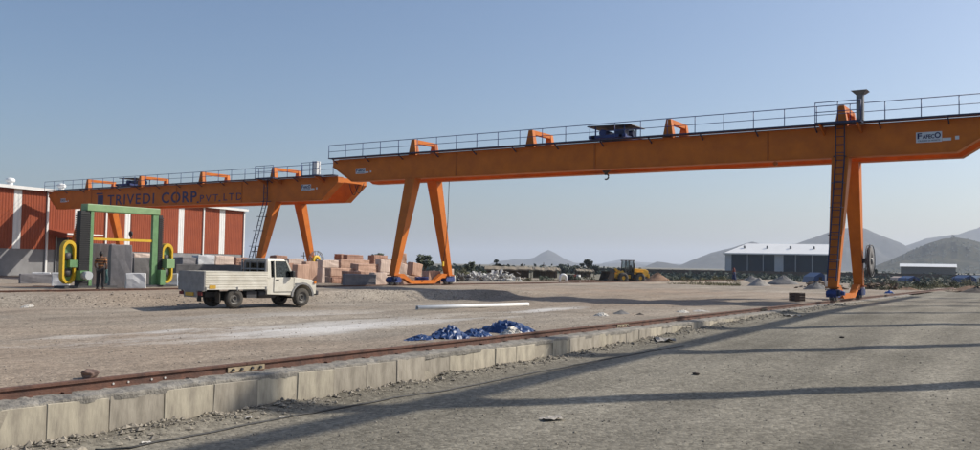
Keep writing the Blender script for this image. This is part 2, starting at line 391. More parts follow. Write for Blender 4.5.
# ------------------------------------------------------------------ retaining wall of cast blocks, with its rough concrete ledge
wall = thing('retaining_wall', 'low wall of pale cast concrete blocks running along the gravel road', 'wall', (0, 0, 0))
bev = []
for k in range(6):
    q = MB(); rnd = random.Random(k); L = .716
    q.box(-.15, .15, -L/2, L/2, -.29, .29)
    q.v = [(x+rnd.uniform(-.008, .008), y+rnd.uniform(-.006, .006), z+rnd.uniform(-.008, .008)) for x, y, z in q.v]
    bev.append(q.mesh('concrete_block'))
bm_mats = []
for k, s in enumerate((1.0, .82, 1.12, .92)):
    bm_mats.append(mat('block_concrete_%d' % k, (.44*s, .395*s, .315*s*(1.02 if k % 2 else .96)), .9, .2, 4.5, col2=(.25*s, .22*s, .175*s), bump=.25, bscale=14, stretch=(1, 1.6, .45), detail=9))
v = .62; k = 0
while v < 62:
    o = bpy.data.objects.new('concrete_block', bev[k % 6].copy() if k < 24 else bev[k % 6]); COL.objects.link(o); o.parent = wall
    if not o.data.materials: o.data.materials.append(bm_mats[random.choice((0, 0, 1, 2, 3))])
    o.location = (-9.2+random.uniform(-.012, .012), v, .145+random.uniform(-.012, .012)+.0*v); o.rotation_euler = (0, random.uniform(-.012, .012), random.uniform(-.008, .008))
    if k < 30:
        md = o.modifiers.new('bevel', 'BEVEL'); md.width = .006; md.segments = 1
    v += .72; k += 1
MB().box(-9.34, -9.062, .2, 62.5, -.12, .43).build('mortar_core', 'block_concrete', wall)
# ledge: lumpy strip of cast concrete on the blocks, breaking off in places
b = MB(); vv = [-4, 0, 2]+spaced(3, 64, .035, .5)
prof = [(-9.045, .40), (-9.042, .452), (-9.05, .474), (-9.14, .482), (-9.28, .487), (-9.42, .478), (-9.60, .485), (-9.80, .49), (-9.86, .36)]
for v in vv:
    br = .5+.5*noise.noise(Vector((v*.9, 3, 0))); br2 = noise.noise(Vector((v*4.1, 7, 0)))
    for i, (x, z) in enumerate(prof):
        dx = dz = 0
        if i < 4: dx = -.03*sm(.35, .8, br)-.012*br2; dz = -.016*sm(.45, .8, br)+.016*noise.noise(Vector((v*7, i*3, 1)))
        b.v.append((x+dx, v, z+dz+.006*noise.noise(Vector((v*2.3, x*6, 5)))+.013*noise.noise(Vector((v*9, x*16, 5)))+.010*noise.noise(Vector((v*21, x*30, 9)))))
m = len(prof)
for j in range(len(vv)-1):
    for i in range(m-1): b.f.append((j*m+i, (j+1)*m+i, (j+1)*m+i+1, j*m+i+1)); b.sm.append(vv[j] > 18)
b.build('concrete_ledge', 'ledge_concrete', wall)

# ------------------------------------------------------------------ crane rails
def rail(u, z, v0, v1, label, sec, joints=(), grp='crane rails'):
    r = thing('crane_rail', label, 'rail', (u, v0, z), group=grp)
    h, fw, hw = .14, .065, .036
    poly = [(-fw, -h), (fw, -h), (fw, -h+.014), (.012, -h+.03), (.010, -.045), (hw, -.034), (hw, -.006), (hw-.008, 0), (-hw+.008, 0), (-hw, -.006), (-hw, -.034), (-.010, -.045), (-.012, -h+.03), (-fw, -h+.014)]
    cuts = [0]+[j-v0 for j in joints]+[v1-v0]
    for a, c in zip(cuts, cuts[1:]):
        MB().prism(poly, 'y', a+.006, c-.006).build('rail_section', 'rust', r)
    for j in joints:
        fp = MB()
        for sx in (-1, 1): fp.box(min(sx*.013, sx*.034), max(sx*.013, sx*.034), j-v0-.32, j-v0+.32, -.112, -.046)
        f = fp.build('fishplate', 'fishplate', r)
        for q in (-.24, -.09, .09, .24):
            MB().cyl((.034, j-v0+q, -.079), (.058, j-v0+q, -.079), .021, n=6).build('bolt', 'dark_steel', f)
    return r
r1 = rail(RAIL1, ZR_A, 2, 92, 'rusty crane rail on the block wall beside the gravel road', 1, joints=(8.35, 20.4, 32.4, 44.4, 56.4))
for q in (6.35, 6.55, 6.87, 7.06):       # pale bolts of the drilled web
    MB().cyl((.009, q-2, -.085), (.022, q-2, -.085), .013, n=8).build('bolt', 'rubble_white', r1)
for k in range(40):                       # clips holding the foot
    y = 4.9+k*.83
    if abs(y-8.35) < .4 or 6.2 < y < 7.2: continue
    MB().box(.05, .115, y-2-.045, y-2+.045, -.14, -.105).build('rail_clip', 'rust', r1)
rail(RAIL2, ZR_A, 8, 120, 'rusty crane rail under the nearer crane beside the stacked stone', 1)
rail(RAIL3, ZR_B, 20, 110, 'rusty crane rail under the right legs of the lettered crane', 1)
rail(RAIL4, ZR_B, 30, 110, 'rusty crane rail under the left legs of the lettered crane near the red shed', 1)

# ------------------------------------------------------------------ gantry cranes
def lettering(txt, x0, x1, z0, z1, y, matn, parent, name='lettering', thick=.0, spacing=1.0):
    cu = bpy.data.curves.new('letters', 'FONT'); cu.body = txt; cu.extrude = .004; cu.space_character = spacing; cu.offset = thick
    o = bpy.data.objects.new('letters', cu); COL.objects.link(o)
    dg = bpy.context.evaluated_depsgraph_get(); me = bpy.data.meshes.new_from_object(o.evaluated_get(dg))
    bpy.data.objects.remove(o); bpy.data.curves.remove(cu)
    co = np.empty(len(me.vertices)*3); me.vertices.foreach_get('co', co); co = co.reshape(-1, 3)
    a, c = co.min(0), co.max(0)
    new = np.empty_like(co)
    new[:, 0] = x0+(co[:, 0]-a[0])/(c[0]-a[0])*(x1-x0); new[:, 2] = z0+(co[:, 1]-a[1])/(c[1]-a[1])*(z1-z0); new[:, 1] = y-.004-(co[:, 2]-a[2])*1.0
    me.vertices.foreach_set('co', new.ravel()); me.update(); me.name = name
    t = bpy.data.objects.new(name, me); COL.objects.link(t); t.parent = parent; me.materials.clear(); me.materials.append(M[matn]); return t

def gantry(label, v0, g, zr, uLe, uLb, uL, uR, uRb, uRe, zb, zt, wb, arches, posts, cable_reel_u, ladder_kind, splices, spread_top=0):
    mid = (uL+uR)/2; X = lambda u: u-mid; H0 = zb-zr; H1 = zt-zr; gw = .55
    c = thing('gantry_crane', label, 'gantry crane', (mid, v0, zr), group='gantry cranes')
    # girders
    for k, y in enumerate((0, g)):
        poly = [(X(uLb), H0), (X(uRb), H0), (X(uRe), H1-.38), (X(uRe), H1), (X(uLe), H1), (X(uLe), H1-.38)]
        gd = MB().prism(poly, 'y', y, y+gw).build('girder', 'orange', c)
        fl = MB()
        for z0, a, d in ((H0-.03, uLb, uRb), (H1, uLe, uRe)): fl.box(X(a)-.02, X(d)+.02, y-.06, y+gw+.06, z0, z0+.03)
        for (ua, ub) in ((uLb, uLe), (uRb, uRe)):
            fl.bar((X(ua), y+gw/2, H0-.015), (X(ub), y+gw/2, H1-.395), gw+.12, .03)
        fl.build('flange', 'orange', gd)
        if k == 0:
            for s in splices:
                MB().box(X(s)-.05, X(s)+.05, -.025, -.001, H0+.02, H1-.02).build('splice_plate', 'orange_dark', gd)
        # trolley rail on top of each girder
        MB().box(X(uLe)+.3, X(uRe)-.3, y+gw/2-.03, y+gw/2+.03, H1+.03, H1+.11).build('trolley_rail', 'dark_steel', gd)
    # end ties between the girders
    for u, s in ((uLe, 1), (uRe, -1)):
        MB().box(X(u)+(0 if s > 0 else -.35), X(u)+(.35 if s > 0 else 0), gw+.002, g-.002, H1-.36, H1-.02).build('end_tie', 'orange', c)
    # tie frames over the trolley track
    for u in arches:
        a = MB(); w0, w1 = .62, .26; x = X(u); ht = 1.08
        for y in (.06, g+.06):
            a.hexa([(x-w0/2, y, H1+.03), (x+w0/2, y, H1+.03), (x+w0/2, y+.42, H1+.03), (x-w0/2, y+.42, H1+.03)],
                   [(x-w1/2, y+.07, H1+ht), (x+w1/2, y+.07, H1+ht), (x+w1/2, y+.35, H1+ht), (x-w1/2, y+.35, H1+ht)])
        a.box(x-w1/2+.004, x+w1/2-.004, .135, g+.405, H1+ht-.24, H1+ht+.004)
        a.build('tie_frame', 'orange', c)
    # legs, sill beams, bogies
    ym = (g+gw)/2
    for side, u in (('l', uL), ('r', uR)):
        x = X(u)
        for s, yt in ((-1, gw/2), (1, g+gw/2)):
            yb = ym+s*(wb-.15); zt_, zb_ = H0-.03, .62
            a0, b0, a1, b1 = .80, .66, .44, .40
            q = lambda yy, zz, a, bb: [(x-a/2, yy-bb/2, zz), (x+a/2, yy-bb/2, zz), (x+a/2, yy+bb/2, zz), (x-a/2, yy+bb/2, zz)]
            MB().hexa(q(yb, zb_, a1, b1), q(yt+s*.05, zt_, a0, b0)).build('leg', 'orange', c)
            MB().box(x-a1/2-.09, x+a1/2+.09, yb-b1/2-.1, yb+b1/2+.1, zb_-.07, zb_-.001).build('leg_flange', 'orange_dark', c)
            bo = MB(); bo.box(x-.19, x+.19, yb-.40, yb+.40, .20, .50)
            bo.prism([(yb-.52, .30), (yb-.44, .13), (yb+.44, .13), (yb+.52, .30), (yb+.44, .44), (yb-.44, .44)], 'x', x-.23, x+.23)
            bg_ = bo.build('bogie', 'blue', c)
            for wy in (-.26, .26):
                MB().lathe([(-.10, .0), (-.10, .20), (-.06, .20), (-.06, .165), (.06, .165), (.06, .20), (.10, .20), (.10, 0)], (x, yb+wy, .172), (1, 0, 0), 16).build('wheel', 'steel', bg_)
            if s < 0:
                MB().cyl((x+.235, yb-.2, .34), (x+.55, yb-.2, .34), .11, n=12).build('drive_motor', 'blue', bg_)
                MB().box(x+.235, x+.38, yb-.40, yb-.02, .2, .48).build('gearbox', 'blue_dark', bg_)
            else:
                MB().box(x-.16, x+.16, yb+.55, yb+.65, .1, .58).build('rail_guard', 'white_panel', bg_)
        y0, y1 = ym-wb+.25, ym+wb-.25
        sp = [(y0, .54), (y0+.75, .54), (y0+1.55, .12), (y1-1.55, .12), (y1-.75, .54), (y1, .54)]
        poly = [(y, z-.14+.001) for y, z in sp]+[(y, z+.14) for y, z in reversed(sp)]
        poly = [(y, max(.03, z)) for y, z in poly]
        sb = MB().prism(poly, 'x', x-.15, x+.15).build('sill_beam', 'orange', c)
    # walkway and handrail along the camera-side girder
    wk = MB().box(X(uLe)+.02, X(uRe)-.02, -.52, .02, H1+.09, H1+.15).build('walkway', 'blue_dark', c)
    u = uLe+.4
    while u < uRe-.3:
        MB().bar((X(u), -.5, H1+.06), (X(u), -.005, H1-.20), .05, .05).build('bracket', 'blue_dark', wk); u += 2.9
    hr = MB(); hr.cyl((X(uLe)+.05, -.5, H1+1.0), (X(uRe)-.05, -.5, H1+1.0), .021, n=6); hr.build('top_rail', 'blue', c)
    hr = MB(); hr.cyl((X(uLe)+.05, -.5, H1+.57), (X(uRe)-.05, -.5, H1+.57), .017, n=6); hr.build('mid_rail', 'blue', c)
    n = int(round((uRe-uLe)/posts)); pm = MB().cyl((0, 0, .15), (0, 0, 1.0), .023, n=6).mesh('rail_post'); pm.materials.append(M['blue'])
    for k in range(n+1):
        o = bpy.data.objects.new('rail_post', pm); COL.objects.link(o); o.parent = c
        o.location = (X(uLe)+.06+(uRe-uLe-.12)*k/n, -.5, H1)
    # cable reel on the far leg
    x = X(cable_reel_u); yr = ym+wb-.55; zrl = 1.9
    cx = x+.62; reel = None
    for yy in (-.09, .09):
        rl = MB().lathe([(-.018, .78), (-.018, .82), (.018, .82), (.018, .78), (-.018, .78)], (cx+yy, yr, zrl), (1, 0, 0), 28)
        q = rl.build('cable_reel' if reel is None else 'reel_rim', 'plinth' if ladder_kind == 'side' else 'dark_steel', reel or c); reel = reel or q
    for k in range(14):
        a = 2*math.pi*k/14
        MB().bar((cx, yr+.12*math.cos(a), zrl+.12*math.sin(a)), (cx, yr+.86*math.cos(a), zrl+.86*math.sin(a)), .035, .03, up=(1, 0, 0)).build('spoke', 'plinth' if ladder_kind == 'side' else 'dark_steel', reel)
    MB().lathe([(-.07, .20), (-.07, .46 if ladder_kind == 'side' else .72), (.07, .46 if ladder_kind == 'side' else .72), (.07, .20), (-.07, .20)], (cx, yr, zrl), (1, 0, 0), 20).build('wound_cable', 'myellow' if ladder_kind == 'side' else 'granite_dark', reel)
    MB().lathe([(-.2, 0), (-.2, .17), (.13, .17), (.13, 0)], (cx, yr, zrl), (1, 0, 0), 12).build('reel_hub', 'steel', reel)
    MB().box(x-.1, cx-.18, yr-.12, yr+.12, zrl-.12, zrl+.12).build('reel_bracket', 'dark_steel', c)
    # ladder
    x = X(uR); yb = ym-(wb-.15); leg0 = Vector((x, yb-.24, .7)); leg1 = Vector((x, gw/2-.40, H0-.1))
    if ladder_kind == 'front': pa, pb, off = leg0+Vector((0, -.12, .2)), leg1+Vector((0, -.12, 0)), Vector((1, 0, 0))
    else: pa, pb, off = leg0+Vector((-.75, -.02, .2)), leg1+Vector((-.75, -.10, 0)), Vector((1, 0, 0))
    pb2 = Vector((pb.x, -.14, H0)); pt = Vector((pb.x, -.14, H1+.1))
    ld = MB()
    for s in (-.2, .2):
        for a, d in ((pa, pb2), (pb2, pt)): ld.bar(a+off*s, d+off*s, .05, .05, up=(0, 1, 0))
    lad = ld.build('ladder', 'blue_dark', c)
    tot = (pb2-pa).length; nr = int(tot/.36)
    for k in range(nr):
        p = pa.lerp(pb2, (k+.5)/nr); MB().bar(p-off*.2, p+off*.2, .03, .03).build('rung', 'blue_dark', lad)
    for k in range(4):
        p = pb2.lerp(pt, (k+.5)/4); MB().bar(p-off*.2, p+off*.2, .03, .03).build('rung', 'blue_dark', lad)
    for f in (.16, .36, .58, .78, 1.0):       # stand-off hoops of the cage
        p = pa.lerp(pb2, f); h = MB(); pts = [p+off*.24*math.cos(a)*1.15+Vector((0, -.42*math.sin(a), 0)) for a in [math.pi*i/8 for i in range(9)]]
        for p0, p1 in zip(pts, pts[1:]): h.bar(p0, p1, .05, .03)
        h.build('cage_hoop', 'blue_dark', lad)
        if ladder_kind != 'front': MB().bar(p+off*.2, p+off*.62, .05, .05).build('ladder_bracket', 'blue_dark', lad)
    # landing at the ladder head
    lx = X(uR); pl = MB().box(lx-.95, lx+1.15, -1.15, -.53, H1+.02, H1+.12).build('landing', 'blue_dark', c)
    for s in (-.75, .95): MB().prism([(-1.1, H1+.015), (-.005, H1+.015), (-.005, H1-.38)], 'x', lx+s-.04, lx+s+.04).build('bracket', 'orange', pl)
    for px in (-.93, .1, 1.13): MB().cyl((lx+px, -1.13, H1+.12), (lx+px, -1.13, H1+1.08), .023, n=6).build('rail_post', 'blue', pl)
    for z in (.6, 1.06): MB().cyl((lx-.93, -1.13, H1+z), (lx+1.13, -1.13, H1+z), .02, n=6).build('guard_rail', 'blue', pl)
    return c, X, H0, H1

VA, GA = 45.0, 2.2
crA, XA, H0A, H1A = gantry('nearer orange gantry crane with bare girders standing over the open yard', VA, GA, ZR_A, -42.9, -41.1, -36.0, -9.5, -4.5, -2.75,
    7.47, 8.93, 3.05, (-36.0, -27.1, -18.4, -9.5), 1.55, -9.5, 'front', (-22.75, -13.0, -32.4))
# signs, post and hanging cable of crane A
def maker_sign(x, z, sc, parent):
    p = MB().box(x, x+1.08*sc, -.007, -.001, z, z+.48*sc).build('maker_plate', 'logo_white', parent)
    lettering('F', x+.06*sc, x+.25*sc, z+.17*sc, z+.44*sc, -.007, 'blue_letter', p, thick=.03)
    lettering('AFEC', x+.27*sc, x+.77*sc, z+.17*sc, z+.36*sc, -.007, 'blue_letter', p, thick=.03)
    lettering('O', x+.78*sc, x+1.03*sc, z+.17*sc, z+.44*sc, -.007, 'blue_letter', p, thick=.03)
    lettering('CRANES & HOISTS', x+.08*sc, x+1.0*sc, z+.05*sc, z+.11*sc, -.007, 'blue_letter', p, thick=.01)
    MB().box(x+1.09*sc, x+1.46*sc, -.006, -.001, z+.03*sc, z+.16*sc).build('maker_plate', 'logo_white', parent)
    MB().box(x+1.62*sc, x+1.78*sc, -.006, -.001, z+.06*sc, z+.22*sc).build('number_plate', 'logo_white', parent)
p = on_v(916, 143, VA); maker_sign(XA(p.x), p.z-ZR_A, 1.0, crA)
p = on_v(355.8, 174, VA); maker_sign(XA(p.x), p.z-ZR_A, .78, crA)
x = XA(-8.45); MB().box(x-.15, x+.15, -.98, -.68, H1A+.121, H1A+1.35).build('cable_post', 'steel', crA)
MB().hexa([(x-.2, -1.03, H1A+1.351), (x+.2, -1.03, H1A+1.351), (x+.2, -.63, H1A+1.351), (x-.2, -.63, H1A+1.351)], [(x-.36, -1.2, H1A+1.5), (x+.36, -1.2, H1A+1.5), (x+.36, -.46, H1A+1.5), (x-.36, -.46, H1A+1.5)]).build('post_cap', 'steel', crA)
p = on_v(446.5, 181, VA+GA); x = XA(p.x)
MB().tube([(x, GA+.3, H0A-.03), (x-.03, GA+.28, 4.2), (x-.10, GA+.2, 2.6), (x-.22, GA+.1, 1.5)], .022, 5).build('hanging_cable', 'black', crA)
MB().box(x-.27, x-.17, GA+.02, GA+.16, 1.2, 1.5).build('pendant_control', 'myellow', crA)
p = on_v(775, 163, VA); MB().cyl((XA(p.x), -.03, H0A-.16), (XA(p.x), .2, H0A-.16), .10, n=10).build('cable_roller', 'orange_dark', crA)

VB, GB = 50.0, 2.7
crB, XB, H0B, H1B = gantry('farther orange gantry crane with blue company lettering in front of the red shed', VB, GB, ZR_B, -86.6, -85.0, -80.4, -54.15, -48.75, -47.1,
    6.74, 8.45, 3.35, (-80.2, -71.9, -63.3, -54.4), 1.62, -54.15, 'side', (-79.2, -66.4, -57.9))
def on_girder(px, py): q = on_v(px, py, VB); return XB(q.x), q.z-ZR_B
for txt, x0, x1, yb, yt, sp, th in (('TRIVEDI', 107.5, 154, 205.2, 195.3, 1.2, .012), ('CORP', 161.5, 196.5, 203.4, 192.6, 1.15, .02), ('PVT', 200, 218, 202.0, 195.2, 1.35, 0.0), ('LTD', 223.5, 242, 200.6, 193.6, 1.3, 0.0)):
    xa, za = on_girder(x0, yb); xb, _ = on_girder(x1, yb); _, zc = on_girder(x0, yt)
    lettering(txt, xa, xb, za, zc, -.001, 'blue_letter', crB, spacing=sp, thick=th)
for px, py in ((197.8, 203), (219.5, 201.5)):
    xa, za = on_girder(px, py); MB().box(xa-.12, xa+.12, -.006, -.001, za, za+.13).build('lettering', 'blue_letter', crB)
xa, za = on_girder(97.5, 206); xb, zc = on_girder(103.5, 195); MB().box(xa, xb, -.007, -.001, za, zc-.02).build('company_emblem', 'blue_letter', crB)
xa2, _ = on_girder(96.5, 194); xb2, _ = on_girder(103, 194); MB().box(xa2, xb2, -.007, -.001, zc+.06, zc+.2).build('company_emblem', 'blue_letter', crB)
xa, za = on_girder(60.5, 202.5); maker_sign(xa, za, .8, crB)
xa, za = on_girder(301, 190.8); maker_sign(xa, za, 1.0, crB)
# second landing and white switch cabinet near the right end of crane B
x = XB(-48.9); pl = MB().box(x-1.0, x+.9, -1.15, -.53, H1B+.02, H1B+.12).build('landing', 'blue_dark', crB)
MB().prism([(-1.1, H1B+.015), (-.005, H1B+.015), (-.005, H1B-.42)], 'x', x+.3, x+.4).build('bracket', 'orange', pl)
for px in (-.98, -.1, .88): MB().cyl((x+px, -1.13, H1B+.12), (x+px, -1.13, H1B+1.1), .023, n=6).build('rail_post', 'blue', pl)
for z in (.6, 1.08): MB().cyl((x-.98, -1.13, H1B+z), (x+.88, -1.13, H1B+z), .02, n=6).build('guard_rail', 'blue', pl)
cb = MB().box(x+.05, x+.5, -1.0, -.6, H1B+.121, H1B+1.18).build('switch_cabinet', 'white_panel', crB)
MB().box(x+.05, x+.13, -1.02, -1.001, H1B+.121, H1B+1.18).build('cabinet_edge', 'blue', cb)
for k, (dx, dz) in enumerate(((-.2, .95), (.35, .8))):      # festoon loops at the open end
    xx = XB(-47.6)+dx; pts = [(xx-.5+i*.14, GB-.12, H1B-.25-dz*math.sin(math.pi*i/7)) for i in range(8)]
    MB().tube(pts, .03, 5).build('festoon_cable', 'black', crB)

# ------------------------------------------------------------------ hoist trolleys riding on the girders
def trolley(label, u, v0, g, zt, roofed, hook_z, group):
    t = thing('hoist_trolley', label, 'hoist trolley', (u, v0+(g+.55)/2, zt+.112), group=group); G = g/2
    f = MB()
    for sx in (-.85, .85): f.box(sx-.1, sx+.1, -G-.1, G+.1, .16, .34)
    for sy in (-G, G): f.box(-1.15, 1.15, sy-.1, sy+.1, .155, .335)
    fr = f.build('frame', 'blue', t)
    for sx in (-.85, .85):
        for sy in (-G, G): MB().cyl((sx, sy-.05, .13), (sx, sy+.05, .13), .13, n=14).build('wheel', 'dark_steel', fr)
    MB().cyl((-.6, -.55, .56), (-.6, .75, .56), .21, n=16).build('rope_drum', 'blue', t)
    MB().box(-1.0, -.2, .76, 1.0, .345, .72).build('gearbox', 'blue', t)
    MB().box(.25, .85, -.75, -.1, .345, .68).build('control_box', 'blue_dark', t)
    MB().cyl((.2, .35, .55), (.95, .35, .55), .2, n=12).build('hoist_motor', 'blue', t)
    if roofed:
        rf = MB().hexa([(-1.4, -.95, .90), (1.4, -.95, .84), (1.4, .95, .84), (-1.4, .95, .90)], [(-1.35, -.93, .96), (1.38, -.93, .89), (1.38, .93, .89), (-1.35, .93, .96)]).build('rain_roof', 'dark_steel', t)
        for sx in (-.9, .9):
            for sy in (-.8, .8): MB().box(sx-.03, sx+.03, sy-.03, sy+.03, .341, .87).build('roof_post', 'blue', t)
    for sx in (-.09, .09): MB().cyl((-.6+sx, 0, .5), (-.6+sx, 0, hook_z), .018, n=5).build('rope', 'black', t)
    h = MB().lathe([(-.09, 0), (-.09, .2), (-.03, .26), (.03, .26), (.09, .2), (.09, 0)], (-.6, 0, hook_z-.1), (0, 1, 0), 16).build('hook_block', 'dark_steel', t)
    pts = [(-.6+.16*math.sin(a), 0, hook_z-.55+.16*math.cos(a)) for a in [R(q) for q in range(-20, 230, 25)]]
    MB().tube([(-.6, 0, hook_z-.3)]+pts, .045, 6).build('hook', 'dark_steel', h)
    MB().box(-.68, -.52, -.06, .06, hook_z-.45, hook_z-.3).build('hook_shank', 'dark_steel', h)
    return t
trolley('blue hoist trolley with flat rain roof riding on the nearer crane', -22.1, VA, GA, 8.96, True, -1.36, 'hoist trolleys')
trolley('dark blue hoist trolley on the lettered crane, hook hanging by the green frame', -74.6, VB, GB, 8.48, True, -4.2, 'hoist trolleys')

# ------------------------------------------------------------------ row of steel columns beside the road (right of the view; it throws the long shadows)
def row_u(v): return 4.0-.022*(v-28)
GSL = math.atan(.022)
for k in range(9):
    v = 7.8+8*k; u = row_u(v); t = thing('steel_column', 'grey steel column of the runway row beside the gravel road', 'column', (u, v, road_z(u, v)-.02), GSL, group='runway columns beside the road')
    c = MB()
    for sx in (-.2, .2): c.box(sx-.014, sx+.014, -.21, .21, .031, 15.7)
    c.box(-.185, .185, -.012, .012, .031, 15.7); c.build('shaft', 'steel', t)
    MB().box(-.3, .3, -.3, .3, 0, .03).build('base_plate', 'steel', t)
    MB().box(-.62, -.216, -.11, .11, 12.5, 12.9).build('bracket', 'steel', t)
rg = MB(); L = 8*8+3
rg.box(-.02, .02, -2.5, L, 0.026, .44); rg.box(-.13, .13, -2.5, L, 0, .025); rg.box(-.13, .13, -2.5, L, .441, .466)
o = tag(rg.build('runway_girder', 'steel'), 'long grey steel runway girder carried by the column row', 'girder'); o.location = (row_u(7.8)-.42, 7.8, 13.1); o.rotation_euler.z = GSL

# ------------------------------------------------------------------ red shed
W0 = on_v(46.5, 270, 51.06); W0 = Vector((W0.x, W0.y, 0)); wd = Vector((-7.0, 32.0, 0)).normalized(); ANG = math.atan2(wd.y, wd.x)
shed = thing('red_shed', 'long brick-red corrugated shed with white strips behind the lettered crane', 'shed', (W0.x, W0.y, .05), ANG)
nrm = Vector((wd.y, -wd.x, 0))                       # outward, towards the yard
def wall_s(px):                                       # distance along the wall of a photo column
    r, _ = ray(px, 240); t = (W0.dot(nrm))/(r.x*nrm.x+r.y*nrm.y); p = Vector((r.x*t, r.y*t, 0)); return (p-W0).dot(wd)
sE = wall_s(243.5); ZE = 8.72; ZP = 2.75
MB().box(-34, sE, .12, 24, 0, ZP).build('plinth', 'plinth', shed)                       # local y points away from the yard
sb = [(13, 21), (74.5, 80), (125, 130.5), (178.5, 184), (219.5, 225)]
whites = [(wall_s(a), wall_s(b)) for a, b in sb]
step = whites[1][0]-whites[0][0]; w_w = 1.9
wl = [(whites[0][0]-step*k, whites[0][0]-step*k+w_w) for k in (2, 1)]+whites
pipes = [wall_s(x) for x in (46.5, 105.5, 157.5, 203)]
def corrugated(x0, x1, z0, z1, y, name, matn, parent, pitch=.32, d=.035):
    n = max(2, int((x1-x0)/pitch)*4); b = MB()
    for i in range(n+1):
        x = x0+(x1-x0)*i/n; yy = y-(d if i % 4 in (1, 2) else 0)
        b.v += [(x, yy, z0), (x, yy, z1)]
    b.f = [(2*i, 2*i+2, 2*i+3, 2*i+1) for i in range(n)]; b.sm = [False]*n
    return b.build(name, matn, parent)
MB().box(-34, sE, .14, 24, ZP+.001, ZE-.02).build('inner_wall', 'plinth', shed)
edges = [-34]+[q for ab in sorted(wl) for q in ab]+[sE]
for i in range(0, len(edges)-1):
    a, bb = edges[i], edges[i+1]
    if i % 2: corrugated(a, bb, ZP-.1, ZE, .09, 'light_strip', 'sheet_white', shed)
    else:
        cuts = [a]+sorted(q for q in pipes if a < q < bb)+[bb]
        for c0_, c1_ in zip(cuts, cuts[1:]): corrugated(c0_, c1_, ZP-.1, ZE, .09, 'red_panel', 'brick_red', shed)
for q in pipes+[sE]: MB().box(q-.11, q+.11, -.09, .045, .15, ZE).build('downpipe', 'sheet_white', shed)
rf = MB().prism([(-.35, ZE+.02), (24.3, ZE+.02), (12, ZE+.55)], 'x', -34.4, sE+.35).build('roof', 'sheet_white', shed)
MB().box(-34.4, sE+.35, -.45, -.3, ZE-.16, ZE+.14).build('gutter', 'sheet_white', shed)
for px in (25.5, 76.5):
    s = wall_s(px)
    y = 2.4; z = ZE+.1+.55*(y+.35)/12.35
    q = MB(); q.cyl((s, y, z-.2), (s, y, z+.4), .28, n=12); q.lathe([(.4, .28), (.48, .44), (.68, .47), (.84, .32), (.9, .02)], (s, y, z), (0, 0, 1), 14); q.build('roof_ventilator', 'roof_white', rf)
d0, d1 = wall_s(57), wall_s(67.5)
cn0, cn1 = pipes[0]+.12, wall_s(84)
MB().hexa([(cn0, -2.6, 3.9), (cn1, -2.6, 3.9), (cn1, .05, 4.25), (cn0, .05, 4.25)], [(cn0, -2.6, 4.3), (cn1, -2.6, 4.3), (cn1, .05, 4.75), (cn0, .05, 4.75)]).build('canopy', 'brick_red', shed)
MB().box(cn0, cn1, -2.68, -2.602, 4.2, 4.34).build('canopy_edge', 'sheet_white', shed)
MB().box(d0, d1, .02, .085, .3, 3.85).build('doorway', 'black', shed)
for s in (d0-.14, d1): MB().box(s, s+.14, -.03, .085, .1, 3.98).build('door_frame', 'steel', shed)

# ------------------------------------------------------------------ distant sheds
def flat_place(px, py, d): p = at(px, py, d); return p
p0 = at(725, 272, 330); p1 = at(829, 272, 330); ax = (p1-p0); ax.z = 0; Lb = ax.length*.975; ang = math.atan2(ax.y, ax.x)-R(15.5)
bs = thing('warehouse', 'far dark blue warehouse with white roof below the hills', 'warehouse', (p0.x, p0.y, -.45), ang)
k = 330/FPX; zb = at(725, 270, 330).z+.45; ze = at(725, 253.3, 330).z+.45; zt = at(760, 247.4, 330).z+.45+1.6
MB().box(0, Lb, .3, 22, zb*.62, ze).build('wall', 'shed_blue', bs)
MB().hexa([(-.8, -.9, ze), (Lb+.8, -.9, ze), (Lb+.8, 23, ze), (-.8, 23, ze)], [(8, 11, zt), (Lb+.8, 11, zt), (Lb+.8, 11.2, zt), (8, 11.2, zt)]).build('roof', 'roof_white', bs)
for a, c in ((0, 2.3), (17.5, 20.6), (36.3, Lb)): MB().box(a, c, .18, .298, zb*.62, ze-.1).build('light_strip', 'shed_grey', bs)
for q in (8, 13.5, 24.8, 30.5): MB().box(q-.12, q+.12, .2, .298, zb*.62, ze-.1).build('downpipe', 'shed_grey', bs)
MB().box(-.8, Lb+.8, -1.0, -.9, ze-.25, ze+.18).build('gutter', 'roof_white', bs)
for q in range(18):
    x = .3+q*(Lb-.6)/17; MB().box(x-.3, x+.3, .1, .7, 0, zb*.62).build('base_pier', 'shed_grey' if q % 3 else 'sheet_white', bs)
for q in range(5): MB().cyl((7+q*8.2, 5.5, ze+(zt-ze)*.5), (7+q*8.2, 5.5, ze+(zt-ze)*.5+1.1), .4, n=8).build('roof_ventilator', 'steel', bs)
p0 = at(899.5, 272, 420); p1 = at(950.5, 272, 420); ax = p1-p0; ax.z = 0; Lb = ax.length
fs = thing('long_shed', 'far low shed with a bright white roof at the foot of the hill', 'shed', (p0.x, p0.y, -.45), math.atan2(ax.y, ax.x)-R(26))
zt = at(925, 263.8, 420).z+.45; zl = at(925, 266.8, 420).z+.45
MB().box(.5, Lb-.5, 1, 9, 0, zl).build('wall', 'gravel_grey', fs)
MB().hexa([(0, -.5, zl), (Lb, -.5, zl), (Lb, 10, zl), (0, 10, zl)], [(0, 4.5, zt), (Lb, 4.5, zt), (Lb, 5, zt), (0, 5, zt)]).build('roof', 'roof_white', fs)

